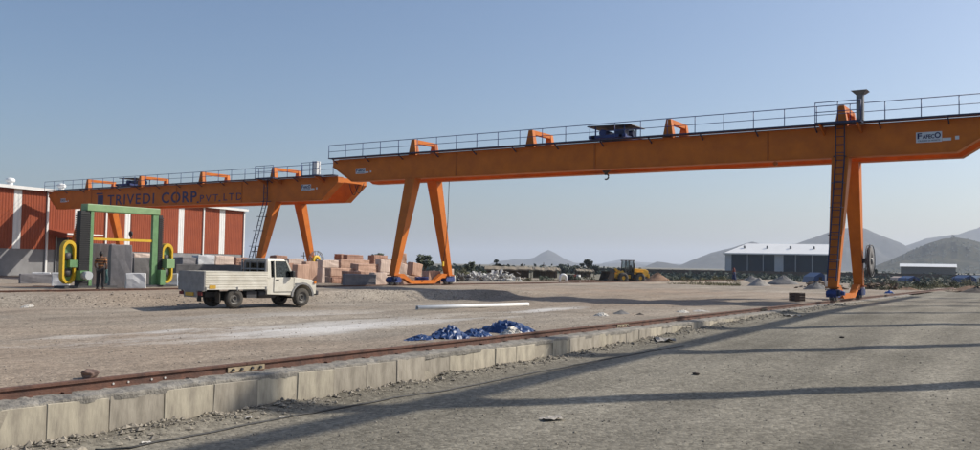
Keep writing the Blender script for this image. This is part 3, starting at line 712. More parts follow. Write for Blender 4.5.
# ------------------------------------------------------------------ stone blocks
blk_n = 0
def stone(xl, xm, xr, yt, yb, d, alpha, matn, label, tilt=0, support=0, name='granite_block', group='rough granite blocks in the stone stack'):
    """xl..xm shaded end, xm..xr sunlit long side, in photo pixels at forward distance d; alpha = how far the lit side is turned to the right."""
    global blk_n; blk_n += 1
    s = FPX/d; a = R(alpha+(13 if matn.startswith('granite') else 0)); L = max(.5, (xr-xm)/s/math.cos(a)); Wd = max(.55, (xm-xl)/s/math.sin(a)); Wd = min(Wd, 2.2)
    pt = at(xm, yt, d); zt = pt.z; zb = at(xm, yb, d).z
    # camera frame axes in the world
    cx = Vector((math.cos(YAW), math.sin(YAW), 0)); cy = Vector((-math.sin(YAW), math.cos(YAW), 0))
    along = cx*math.cos(a)+cy*math.sin(a); back = -cx*math.sin(a)+cy*math.cos(a)
    corner = Vector((pt.x, pt.y, 0)); c = corner+along*L/2+back*Wd/2
    g = yard_z(c.x, c.y)
    def make(z0, z1, lab, seed):
        o = MB(); h = z1-z0; rnd = random.Random(seed)
        nx, ny, nz = max(2, int(L/.5)), 2, 2
        bm = bmesh.new(); bmesh.ops.create_cube(bm, size=1)
        bmesh.ops.subdivide_edges(bm, edges=bm.edges, cuts=2, use_grid_fill=True)
        for vv_ in bm.verts:
            p = vv_.co; n3 = noise.noise_vector(Vector((p.x*2.3+seed, p.y*2.3, p.z*2.3)))
            q = Vector((p.x*L, p.y*Wd, p.z*h))+n3*.055
            if p.z < -.49: q.z = -h/2
            vv_.co = q
        me = bpy.data.meshes.new(name); bm.to_mesh(me); bm.free(); me.materials.append(M[matn])
        ob = bpy.data.objects.new(name, me); COL.objects.link(ob)
        ob.location = (c.x, c.y, (z0+z1)/2); ob.rotation_euler = (0, tilt, math.atan2(along.y, along.x)+rnd.uniform(-.03, .03))
        md = ob.modifiers.new('bevel', 'BEVEL'); md.width = .03; md.segments = 1; md.angle_limit = R(50)
        return tag(ob, lab, 'stone block', group)
    make(zb, zt, label, blk_n)
    if support and zb-g > .25:
        z = zb-.004; n = max(1, round((z-g)/1.1)); hh = (z-g+.02)/n
        for i in range(n):
            make(g-.02+i*hh, g-.02+(i+1)*hh-.004, ' '.join(('%s stone carrying the %s' % ('lower' if i == n-1 else 'bottom', label)).split()[:16]), blk_n*17+i)
def ybase(px, d):                       # photo row where the yard meets that place
    p = at(px, 284, d); g = yard_z(p.x, p.y); r, fw = ray(px, 284)
    lo, hi = 262, 310
    for _ in range(30):
        m_ = (lo+hi)/2
        if at(px, m_, d).z > g: lo = m_
        else: hi = m_
    return lo
GR = 'rough granite blocks in the stone stack'
for a in [
    (324, 331, 351, 268, 276.4, 60, 40, 'granite', 'big pink granite block right of the cable reel, upper of two', 0, 1),
    (318, 322, 336, 260, 267.5, 66, 38, 'granite_pale', 'pale pink granite block just right of the cable reel top', 0, 1),
    (334, 341, 366, 259.5, 268, 69, 36, 'granite', 'long pink granite block in the second row of the stack', 0, 1),
    (333, 341.2, 347, 254, 258.3, 76, 42, 'granite_brown', 'dark brown granite block at the top left of the stack', 0, 1),
    (342, 347.5, 361, 254.6, 259.6, 74, 40, 'granite_brown', 'brown granite block on the very top of the stack middle', 0, 1),
    (349, 358, 377, 263.8, 271.4, 61.5, 40, 'granite', 'pink granite block with a dark brown end in the stack middle', 0, 1),
    (343, 347, 359, 271.2, None, 58, 38, 'granite_brown', 'brown granite block partly hidden behind the grey slab', 0, 0),
    (357, 359, 371, 270.8, None, 60, 34, 'granite', 'pale pink granite block above the right half of the grey slab', 0, 0),
    (372, 374.5, 386, 272.5, None, 58, 33, 'granite_pale', 'pale granite block on the ground right of the grey slab', 0, 0),
    (367, 374, 386, 255, 261.5, 72, 40, 'granite_brown', 'brown granite block on top of the stack left of the crane leg', 0, 1),
    (374.3, 380.6, 390, 259.5, 272.3, 63, 40, 'granite_pale', 'tall pale granite block leaning beside the crane leg', .06, 1),
    (386, 388, 393, 259, 268, 66, 34, 'granite_brown', 'brown granite block half hidden behind the crane leg', 0, 1),
    (398.5, 399.5, 406.5, 253, 262.8, 66, 25, 'granite', 'squarish pink granite block topmost between the crane legs', 0, 1),
    (396, 399, 409, 263.5, 276, 62, 33, 'granite_pale', 'tilted pale granite block leaning between the crane legs', .24, 0),
    (407.5, 412.5, 422, 263.2, 276, 61, 38, 'granite', 'tilted pink granite block with a brown end between the crane legs', .16, 0),
    (398, 401, 417, 276.2, None, 60, 30, 'granite', 'low pink granite block lying under the tilted blocks', 0, 0),
    (407, 410, 424, 276.0, None, 63, 30, 'granite_brown', 'low brown granite block behind the blue bin', 0, 0),
    (421.5, 429, 440, 270.8, None, 60, 40, 'granite', 'pink granite block left of the right-hand crane leg foot', 0, 0),
    (448, 450, 454, 268.8, None, 75, 35, 'granite_pale', 'small pink granite block standing right of the crane leg', 0, 0),
    (291, 297, 307, 264.5, None, 64, 40, 'granite', 'pink granite block left of the cable reel above the truck bonnet', 0, 0),
    (283, 289, 301, 258.6, 264.2, 68, 40, 'granite_pale', 'pale granite block showing above the truck windscreen', 0, 1),
    (268, 276, 285, 255.4, 262, 70, 42, 'granite_brown', 'brown granite block showing above the truck cab roof', 0, 1),
    (281, 285, 292, 263, None, 66, 40, 'granite_brown', 'brown granite block seen through the truck side window', 0, 0),
    (303, 306, 316, 261.5, None, 68, 38, 'granite', 'pink granite block behind the slanting crane leg and reel', 0, 0),
    (436, 439, 447, 273.5, None, 67, 36, 'granite_brown', 'brown granite block half behind the right-hand crane leg', 0, 0),
    ]:
    a = list(a)
    if a[4] is None: a[4] = ybase(a[1], a[5])+.3
    stone(*a[:9], tilt=a[9], support=a[10])
# lower of the two big blocks and the long grey slab
stone(324, 332, 345, 276.6, ybase(332, 60)+.3, 60, 40, 'granite_brown', 'big brown granite block right of the cable reel, lower of two')
stone(343.5, 345, 374.5, 274.2, ybase(345, 55.5)+.3, 55.5, 12, 'granite_grey', 'long grey sawn granite slab lying in front of the stack', group=None)
stone(415.5, 417, 428.5, 277, ybase(417, 59)+.3, 59, 22, 'blue', 'low blue steel bin lying between the crane legs', name='steel_bin', group=None)
bpy.data.objects[-1 if False else [o.name for o in bpy.data.objects if o.name.startswith('steel_bin')][0]]['category'] = 'bin'
GS = 'blocks behind the truck'
for a in [
    (160, 176, 207, 264.5, None, 55, 30, 'granite_dark', 'dark grey stone block behind the tailgate of the truck', 0),
    (205, 211, 236, 265.0, None, 57, 30, 'granite_dark', 'dark grey stone block behind the truck load bed', 0),
    (163, 183, 195, 257.2, 264.3, 59, 48, 'granite_grey', 'grey stone block with a white painted end above the tailgate', 1),
    (188.5, 198.5, 211, 255.2, 264.3, 60, 46, 'marble', 'white faced marble block with pencil marks above the truck bed', 1),
    (211, 216, 229, 255.8, 264.6, 61, 42, 'granite_pale', 'pinkish white stone block right of the white marked block', 1),
    (229, 236, 246, 257.4, 263.4, 63, 42, 'granite_brown', 'brown stone block behind the left edge of the truck cab', 1),
    (240, 244, 262, 262, None, 62, 40, 'granite', 'pink stone block behind the rear window of the truck', 0),
    (158.5, 160.5, 176, 273.2, None, 47, 20, 'marble_blue', 'pale bluish marble slab beside the green machine', 0),
    ]:
    a = list(a)
    if a[4] is None: a[4] = ybase(a[1], a[5])+.3
    stone(*a[:9], support=a[9], group=GS)
# blocks in and around the green machine
for a in [
    (92.5, 94, 110, 243.5, None, 45.0, 30, 'granite_pale', 'tall pale stone block inside the sawing machine behind the person', 0),
    (108, 111, 128, 244.5, None, 43.6, 22, 'granite_grey', 'tall grey stone block standing inside the green sawing machine', 0),
    (127, 134, 146, 257.5, None, 49, 40, 'granite_dark', 'dark grey stone block behind the right column of the machine', 0),
    (124, 126, 143, 273.5, None, 42.6, 25, 'marble', 'white marble block at the foot of the machine right column', 0),
    (131, 134, 146, 253.5, 257.6, 50, 40, 'granite_pale', 'pale stone slab resting on the dark block by the machine', 1),
    (17, 20, 46, 274, None, 62, 22, 'granite_grey', 'low grey stone block lying by the red shed wall', 0),
    (30, 32, 47, 272.5, None, 68, 22, 'marble', 'pale marble block at the foot of the shed downpipe', 0),
    (49, 52, 67, 272.8, None, 58, 26, 'marble', 'white marble block in front of the shed doorway', 0),
    ]:
    a = list(a)
    if a[4] is None: a[4] = ybase(a[1], a[5])+.3
    stone(*a[:9], support=a[9], group='blocks near the green machine', name='stone_block')

# ------------------------------------------------------------------ pickup truck
def pickup(loc, rz):
    t = thing('pickup_truck', 'dusty white pickup truck with slatted load bed parked in the yard', 'pickup truck', loc, rz)
    W = .83
    # chassis, axles
    MB().box(-1.0, 3.4, -.42, .42, .42, .60).build('chassis', 'black', t)
    MB().cyl((0, -.62, .36), (0, .62, .36), .09, n=10).build('axle', 'black', t)
    MB().cyl((3.06, -.6, .36), (3.06, .6, .36), .06, n=10).build('axle', 'black', t)
    MB().cyl((1.1, -.55, .52), (1.9, -.55, .52), .17, n=12).build('fuel_tank', 'dark_steel', t)
    MB().box(.55, 1.0, -.72, -.45, .38, .62).build('battery_box', 'dark_steel', t)
    for x, ys in ((0, (-.70, .70)), (3.06, (-.69, .69))):
        for y in ys:
            sg = -1 if y < 0 else 1
            w_ = MB().lathe([(-.11, .21), (-.115, .30), (-.085, .355), (0, .365), (.085, .355), (.115, .30), (.11, .21)], (x, y, .365), (0, 1, 0), 24).build('wheel', 'rubber', t)
            MB().lathe([(.02, .0), (.04, .06), (.09, .09), (.055, .12), (.05, .17), (.10, .20), (.105, .225), (.02, .23)] if sg > 0 else [(-.02, .0), (-.04, .06), (-.09, .09), (-.055, .12), (-.05, .17), (-.10, .20), (-.105, .225), (-.02, .23)], (x, y, .365), (0, 1, 0), 20).build('rim', 'hub', w_)
    # load bed: floor, ribbed drop sides, tailgate
    MB().box(-1.28, 1.36, -W, W, .70, .78).build('bed_floor', 'truck_grey', t)
    for y0 in (-W-.035, W):
        sp = MB(); z = .705; n = 7; h = .62/n
        prof = []
        out = -1 if y0 < 0 else 1
        yb = y0 if out < 0 else y0+.035; yi = y0+.035 if out < 0 else y0
        for i in range(n):
            a = z+i*h; prof += [(yb, a), (yb+out*.0, a+h*.62), (yb-out*.016, a+h*.70), (yb-out*.016, a+h*.95)]
        prof += [(yb, z+n*h), (yb, z+n*h+.04), (yi, z+n*h+.04), (yi, z)]
        side = sp.prism(prof, 'x', -1.28, 1.36).build('bed_side', 'truck_white', t)
        for x in (-1.26, .05, 1.30): MB().box(x-.025, x+.025, yb+out*.001 if out > 0 else yb-.014, yb+.014 if out > 0 else yb-.001, .66, .80).build('latch', 'steel', side)
        if out < 0: MB().box(-1.12, -.86, yb-.012, yb-.001, .74, .86).build('number_plate', 'plate_yellow', side)
    tg = MB().box(-1.335, -1.285, -W-.03, W+.03, .66, 1.37).build('tailgate', 'truck_grey', t)
    for z in (.86, 1.05, 1.26): MB().box(-1.352, -1.336, -W-.02, W+.02, z, z+.04).build('tailgate_rib', 'truck_grey', tg)
    MB().box(-1.36, -1.30, -.42, .42, .42, .66).build('rear_apron', 'truck_grey', t)
    MB().box(-1.40, -1.362, -.26, .26, .47, .60).build('number_plate', 'plate_yellow', t)
    for y in (-.62, .62):
        MB().box(-1.36, -1.31, y-.12, y+.12, .50, .62).build('tail_lamp', 'sari_red', t)
        MB().box(-.62, -.59, y-.13, y+.13, .22, .62).build('mud_flap', 'rubber', t)
        MB().box(-1.33, -1.28, y-.04, y+.04, .60, .70).build('bed_bracket', 'black', t)
    hb = MB()                                            # headboard frame behind the cab
    for y in (-.78, .78): hb.box(1.30, 1.355, y-.03, y+.03, .781, 1.80)
    hb.box(1.30, 1.355, -.78, .78, 1.80, 1.86); hb.box(1.30, 1.355, -.78, .78, 1.44, 1.49)
    for y in (-.26, .26): hb.box(1.31, 1.345, y-.02, y+.02, .781, 1.80)
    hb.build('headboard', 'truck_grey', t)
    # cab with bonnet: side profile with the front wheel arch
    arch = [(3.06+.47*math.cos(a), .40+.47*math.sin(a)) for a in [math.pi*i/10 for i in range(11)]]
    low = [(1.40, .50), (1.40, 1.14), (2.60, 1.16), (3.50, 1.05), (3.66, .98), (3.72, .86), (3.72, .50), (3.55, .46)]+[a for a in arch]+[(2.58, .46), (2.4, .46)]
    body = MB().prism(low, 'y', -.80, .80).build('cab_body', 'truck_white', t, bevel=.035)
    q = lambda x, y, z: (x, y, z)
    gh = MB()                                            # pillars and roof (greenhouse)
    gh.hexa([(1.40, -.76, 1.76), (2.30, -.76, 1.76), (2.30, .76, 1.76), (1.40, .76, 1.76)], [(1.46, -.68, 1.88), (2.16, -.68, 1.88), (2.16, .68, 1.88), (1.46, .68, 1.88)])
    gh.build('roof', 'truck_white', t, bevel=.03)
    for s in (-1, 1):
        MB().hexa([(1.40, s*.80-.02, 1.13), (1.56, s*.80-.02, 1.13), (1.56, s*.80+.02, 1.13), (1.40, s*.80+.02, 1.13)], [(1.40, s*.755-.02, 1.77), (1.54, s*.755-.02, 1.77), (1.54, s*.755+.02, 1.77), (1.40, s*.755+.02, 1.77)]).build('rear_pillar', 'truck_white', t)
        MB().bar((2.62, s*.78, 1.14), (2.27, s*.745, 1.79), .07, .06).build('front_pillar', 'truck_white', t)
        MB().bar((1.74, s*.795, 1.14), (1.72, s*.75, 1.78), .045, .05).build('door_pillar', 'truck_white', t)
        gl = MB().hexa([(1.56, s*.785-.006, 1.15), (2.56, s*.785-.006, 1.15), (2.56, s*.785+.006, 1.15), (1.56, s*.785+.006, 1.15)], [(1.55, s*.745-.006, 1.76), (2.26, s*.745-.006, 1.76), (2.26, s*.745+.006, 1.76), (1.55, s*.745+.006, 1.76)]).build('side_window', M['clear_glass'], t)
        # door: thin shut lines, handle
        dr = MB().box(1.71, 2.62, s*.803-.004, s*.803+.004, .60, 1.12).build('door', 'truck_white', t, bevel=.01)
        for x in (1.69, 2.635): MB().box(x-.007, x+.007, s*.806-.004, s*.806+.004, .58, 1.13).build('shut_line', 'black', dr)
        MB().box(1.69, 2.635, s*.806-.004, s*.806+.004, .575, .59).build('shut_line', 'black', dr)
        MB().box(1.78, 1.92, s*.815-.012, s*.815+.012, 1.03, 1.06).build('door_handle', 'black', dr)
        MB().box(2.42, 2.54, s*.92-.09, s*.92+.09, 1.16, 1.40).build('wing_mirror', 'black', t, bevel=.02)
        MB().bar((2.52, s*.78, 1.2), (2.5, s*.86, 1.26), .03, .03).build('mirror_arm', 'black', t)
        fl = MB(); pts = [(3.06+.51*math.cos(a), s*.80, .40+.51*math.sin(a)) for a in [math.pi*i/10 for i in range(11)]]
        for a, b_ in zip(pts, pts[1:]): fl.bar(a, b_, .08, .06, up=(0, 1, 0))
        fl.build('wheel_arch_trim', 'truck_grey', t)
        MB().box(3.60, 3.70, s*.815-.03, s*.815+.03, .90, .99).build('indicator', 'lamp_orange', t)
        MB().cyl((3.70, s*.58, .86), (3.745, s*.58, .86), .10, n=14).build('headlamp', 'white_panel', t)
        MB().box(2.70, 2.86, s*.812-.004, s*.812+.004, .86, .92).build('badge', 'steel', t)
    MB().hexa([(2.61, -.74, 1.16), (2.63, -.74, 1.16), (2.63, .74, 1.16), (2.61, .74, 1.16)], [(2.27, -.69, 1.78), (2.29, -.69, 1.78), (2.29, .69, 1.78), (2.27, .69, 1.78)]).build('windscreen', M['clear_glass'], t)
    MB().box(1.395, 1.415, -.62, .62, 1.22, 1.70).build('rear_window', M['clear_glass'], t)
    rw = MB()
    for z in (1.14, 1.70): rw.box(1.385, 1.42, -.76, .76, z, z+.075)
    for y in (-.76, .62): rw.box(1.385, 1.42, y, y+.14, 1.215, 1.70)
    rw.build('cab_back', 'truck_grey', t)
    for y in (-.38, .38):
        st = MB().box(1.62, 2.1, y-.24, y+.24, .95, 1.16).build('seat', 'black', t)
        MB().hexa([(1.50, y-.24, 1.0), (1.64, y-.24, 1.0), (1.64, y+.24, 1.0), (1.50, y+.24, 1.0)], [(1.44, y-.2, 1.58), (1.54, y-.2, 1.58), (1.54, y+.2, 1.58), (1.44, y+.2, 1.58)]).build('backrest', 'black', st)
    MB().box(2.4, 2.6, -.74, .74, 1.02, 1.22).build('dashboard', 'black', t)
    sw = MB(); 
    pts = [Vector((2.28, -.36, 1.30))+Vector((.07*math.sin(a), .19*math.cos(a), .17*math.sin(a))) for a in [2*math.pi*i/14 for i in range(15)]]
    sw.tube(pts, .018, 5).build('steering_wheel', 'black', t)
    MB().box(3.725, 3.745, -.46, .46, .74, .96).build('grille', 'dark_steel', t)
    MB().box(3.73, 3.86, -.80, .80, .44, .62).build('bumper', 'dark_steel', t, bevel=.03)
    return t
def clear_glass():
    m = bpy.data.materials.new('clear_glass'); m.use_nodes = True; t = m.node_tree; N = t.nodes; L = t.links; N.remove(N['Principled BSDF'])
    tr = N.new('ShaderNodeBsdfTransparent'); tr.inputs[0].default_value = (.62, .66, .66, 1); gl = N.new('ShaderNodeBsdfGlossy'); gl.inputs['Roughness'].default_value = .03
    fr = N.new('ShaderNodeFresnel'); fr.inputs[0].default_value = 1.5; mx = N.new('ShaderNodeMixShader')
    L.new(fr.outputs[0], mx.inputs[0]); L.new(tr.outputs[0], mx.inputs[1]); L.new(gl.outputs[0], mx.inputs[2]); L.new(mx.outputs[0], N['Material Output'].inputs[0]); M['clear_glass'] = m
clear_glass()
rw_ = Vector((-25.95, 22.2)); hd = math.atan2(3.05, .38)
fwd = Vector((math.cos(hd), math.sin(hd))); lft = Vector((-fwd.y, fwd.x)); cpos = rw_+lft*.75
tz = max(yard_z(cpos.x+fwd.x*a+lft.x*s, cpos.y+fwd.y*a+lft.y*s) for a in (0, 3.06) for s in (-.7, .7))
pickup((cpos.x, cpos.y, tz-.02), hd)

# ------------------------------------------------------------------ people
def skinned(name, pts, edges, rad, matn, parent=None, sub=2, root=0):
    me = bpy.data.meshes.new(name); me.from_pydata(pts, edges, []); o = bpy.data.objects.new(name, me); COL.objects.link(o)
    m = o.modifiers.new('skin', 'SKIN'); m.use_smooth_shade = True
    me.skin_vertices.new() if not me.skin_vertices else None
    for i, r in enumerate(rad):
        r = r if isinstance(r, tuple) else (r, r); me.skin_vertices[0].data[i].radius = r; me.skin_vertices[0].data[i].use_root = (i == root)
    s = o.modifiers.new('sub', 'SUBSURF'); s.levels = s.render_levels = sub
    dg = bpy.context.evaluated_depsgraph_get(); nm = bpy.data.meshes.new_from_object(o.evaluated_get(dg)); nm.name = name
    bpy.data.objects.remove(o); bpy.data.meshes.remove(me)
    nm.materials.clear(); nm.materials.append(M[matn])
    for p in nm.polygons: p.use_smooth = True; p.material_index = 0
    o = bpy.data.objects.new(name, nm); COL.objects.link(o); o.parent = parent; return o
def person(label, loc, rz, shirt, trousers, skirt=False, h=1.70, cloth=None):
    k = h/1.7; t = thing('person', label, 'person', loc, rz)
    # facing +x
    J = dict(pel=(0, 0, .92), wa=(0, 0, 1.06), ch=(.02, 0, 1.26), nk=(.01, 0, 1.44), hb=(.02, 0, 1.52), hd=(.03, 0, 1.60), tp=(.02, 0, 1.675),
             hl=(0, .10, .88), kl=(.05, .11, .50), al=(-.02, .12, .09), fl=(.09, .13, .035), tl=(.17, .13, .03),
             hr=(0, -.10, .88), kr=(.02, -.12, .50), ar=(-.06, -.13, .09), fr=(.05, -.15, .035), tr=(.13, -.15, .03),
             sl=(0, .17, 1.40), el=(-.04, .25, 1.12), wl=(.10, .20, .92), ml=(.14, .19, .85), xl=(.16, .185, .79),
             sr=(0, -.17, 1.40), er=(-.05, -.25, 1.12), wr=(.08, -.21, .90), mr=(.12, -.20, .83), xr=(.14, -.195, .77))
    names = list(J); idx = {n: i for i, n in enumerate(names)}
    E_ = [('pel', 'wa'), ('wa', 'ch'), ('ch', 'nk'), ('nk', 'hb'), ('hb', 'hd'), ('hd', 'tp'), ('pel', 'hl'), ('hl', 'kl'), ('kl', 'al'), ('al', 'fl'), ('fl', 'tl'), ('pel', 'hr'), ('hr', 'kr'), ('kr', 'ar'), ('ar', 'fr'), ('fr', 'tr'), ('ch', 'sl'), ('sl', 'el'), ('el', 'wl'), ('wl', 'ml'), ('ml', 'xl'), ('ch', 'sr'), ('sr', 'er'), ('er', 'wr'), ('wr', 'mr'), ('mr', 'xr')]
    rad = dict(pel=(.14, .11), wa=(.13, .10), ch=(.155, .11), nk=.055, hb=.065, hd=(.085, .10), tp=.06, hl=.09, kl=.06, al=.042, fl=.042, tl=.03, hr=.09, kr=.06, ar=.042, fr=.042, tr=.03, sl=.06, el=.042, wl=.03, ml=.034, xl=.02, sr=.06, er=.042, wr=.03, mr=.034, xr=.02)
    sc = lambda p: tuple(c*k for c in p)
    body = skinned('body', [sc(J[n]) for n in names], [(idx[a], idx[b]) for a, b in E_], [rad[n] for n in names], 'skin', t)
    def sub(name, keep, grow, matn, extra={}):
        ns = [n for n in names if n in keep or n in extra]; ii = {n: i for i, n in enumerate(ns)}
        P = [sc(extra.get(n, J[n])) for n in ns]; ee = [(ii[a], ii[b]) for a, b in E_ if a in ii and b in ii]
        rr_ = [tuple(q+grow for q in (rad[n] if isinstance(rad[n], tuple) else (rad[n],)*2)) for n in ns]
        return skinned(name, P, ee, rr_, matn, t)
    sub('shirt', ('wa', 'ch', 'sl', 'sr', 'el', 'er', 'pel'), .022, shirt, {'el': (-.03, .235, 1.17), 'er': (-.04, -.235, 1.17), 'nk': (.01, 0, 1.41)})
    if skirt:
        MB().lathe([(0, .30), (.02, .31), (.35, .25), (.75, .18), (1.02, .15), (1.05, .02)], (0, 0, .02), (0, 0, 1), 18).build('skirt', trousers, t)
        MB().lathe([(0, .16), (.1, .15), (.22, .13), (.33, .06), (.345, 0)], (-.03*k, 0, 1.36*k), (0, 0, 1), 14).build('head_cloth', shirt, t)
    else:
        sub('trousers', ('pel', 'hl', 'hr', 'kl', 'kr', 'al', 'ar'), .026, trousers)
        for s in ('l', 'r'): MB().bar(Vector(J['a'+s])*k+Vector((-.06, 0, -.045)), Vector(J['t'+s])*k+Vector((.05, 0, .004)), .10, .07).build('shoe', 'black', t)
    hair = MB(); vs_, fs_ = ICO[2]
    sel = [i for i, p in enumerate(vs_) if p[2] > -.1-.5*(-p[0]) or p[0] < -.25]
    S_ = set(sel); mp_ = {o: j for j, o in enumerate(sel)}
    hair.add([((.015+vs_[i][0]*.108)*k, vs_[i][1]*.092*k, (1.615+vs_[i][2]*.115)*k) for i in sel], [tuple(mp_[i] for i in f) for f in fs_ if all(i in S_ for i in f)], True)
    if not skirt: hair.build('hair', 'hair', t)
    for s in (-1, 1): MB().rock((.105*k, s*.035*k, 1.615*k), .014, s+2, 1).build('eye', 'white_panel', body)
    MB().hexa([(.10*k, -.015, 1.555*k), (.13*k, -.012, 1.56*k), (.13*k, .012, 1.56*k), (.10*k, .015, 1.555*k)], [(.10*k, -.008, 1.61*k), (.112*k, -.006, 1.61*k), (.112*k, .006, 1.61*k), (.10*k, .008, 1.61*k)]).build('nose', 'skin', body)
    if cloth:
        c = MB(); pts = []
        for j in range(9):
            for i in range(7): pts.append((.05+.02*math.sin(i*1.7+j), -.30+i*.035+.02*math.sin(j*.9), .95-j*.085+.01*math.sin(i*2)))
        c.add(pts, [(j*7+i, j*7+i+1, (j+1)*7+i+1, (j+1)*7+i) for j in range(8) for i in range(6)], True)
        o = c.build('held_cloth', cloth, t); md = o.modifiers.new('thick', 'SOLIDIFY'); md.thickness = .02
    return t
p = at(100, 290, 41.0); gz_ = yard_z(p.x, p.y)
person('person in orange striped shirt and dark trousers facing the green machine', (p.x, p.y, gz_), YAW+R(100), 'shirt', 'trousers', cloth='cloth_teal', h=1.74)
p = at(734, 285, 112); person('far person in long dark blue skirt near the gravel heaps', (p.x, p.y, yard_z(p.x, p.y)), YAW+R(-60), 'sari_red', 'sari', skirt=True, h=1.55)

# ------------------------------------------------------------------ green stone-sawing machine
def saw_machine():
    a = on_u(86, 285, -39.9); b_ = on_u(151, 285, -39.9); y1 = b_.y-a.y; g = .5
    t = thing('stone_saw', 'green framed stone sawing machine with yellow wheel guards beside the rail', 'stone saw', (-39.9, a.y, g)); H = 3.72
    MB().box(-.45, .45, -1.35, y1+1.25, 0, .12).build('base_frame', 'dark_steel', t)
    MB().box(-.28, .28, -.24, y1+.22, H, H+.34).build('top_beam', 'mgreen_light', t, bevel=.03)
    for y, s in ((0, -1), (y1, 1)):
        MB().box(.06, .24, y-.02 if s < 0 else y-.16, y+.14 if s < 0 else y+.16, .121, H-.001).build('column', 'mgreen', t)
        bl = MB(); n = 34
        for k in range(n):
            z0 = .3+k*(H-.4)/n; z1 = z0+(H-.4)/n*.62
            bl.box(-.2, .26, y-.55 if s < 0 else y+.17, y-.03 if s < 0 else y+.45, z0, z1+.0)
        bl.box(-.16, .22, y-.51 if s < 0 else y+.2, y-.06 if s < 0 else y+.42, .121, H-.001); bl.build('bellows', 'black', t)
        yc = y+s*(.98 if s < 0 else .85)
        gd = MB()                                         # tall oval wheel guard
        ring = [(yc+.34*math.cos(q)*1.0, (1.86 if math.sin(q) > 0 else .62)+.42*math.sin(q)) for q in [2*math.pi*i/24 for i in range(24)]]
        inner = [((y_-yc)*.72+yc, (z_-1.12)*.86+1.12) for y_, z_ in ring]
        for i in range(24):
            j = (i+1) % 24
            gd.hexa([(-.15, *ring[i]), (.15, *ring[i]), (.15, *inner[i]), (-.15, *inner[i])], [(-.15, *ring[j]), (.15, *ring[j]), (.15, *inner[j]), (-.15, *inner[j])])
        gu = gd.build('wheel_guard', 'myellow', t)
        MB().prism([((y_-yc)*.715+yc, (z_-1.12)*.855+1.12) for y_, z_ in ring], 'x', -.08, -.03).build('guard_plate', 'mgreen', gu)
        MB().lathe([(-.05, 0), (-.05, .2), (.05, .2), (.05, 0)], (0, yc, .75), (1, 0, 0), 18).build('pulley', 'dark_steel', gu)
        MB().lathe([(-.05, 0), (-.05, .2), (.05, .2), (.05, 0)], (0, yc, 1.5), (1, 0, 0), 18).build('pulley', 'dark_steel', gu)
        MB().box(-.2, .2, min(y, yc)-.0, max(y, yc), 1.0, 1.35).build('carriage', 'mgreen', t)
    MB().box(.08, .2, .142, y1-.122, 2.32, 2.44).build('guide_bar', 'myellow', t)
    MB().cyl((.5, -.42, .62), (.9, -.42, .62), .2, n=16).build('motor', 'shed_grey', t)
    MB().box(.1, .5, -.62, -.25, .4, .85).build('motor_mount', 'mgreen', t)
    MB().box(.25, .6, y1+.45, y1+.95, 1.0, 1.5).build('control_cabinet', 'mgreen_light', t)
    MB().box(.2, .55, y1+.15, y1+.45, .13, .9).build('gearbox', 'mgreen', t)
    return t
saw_machine()

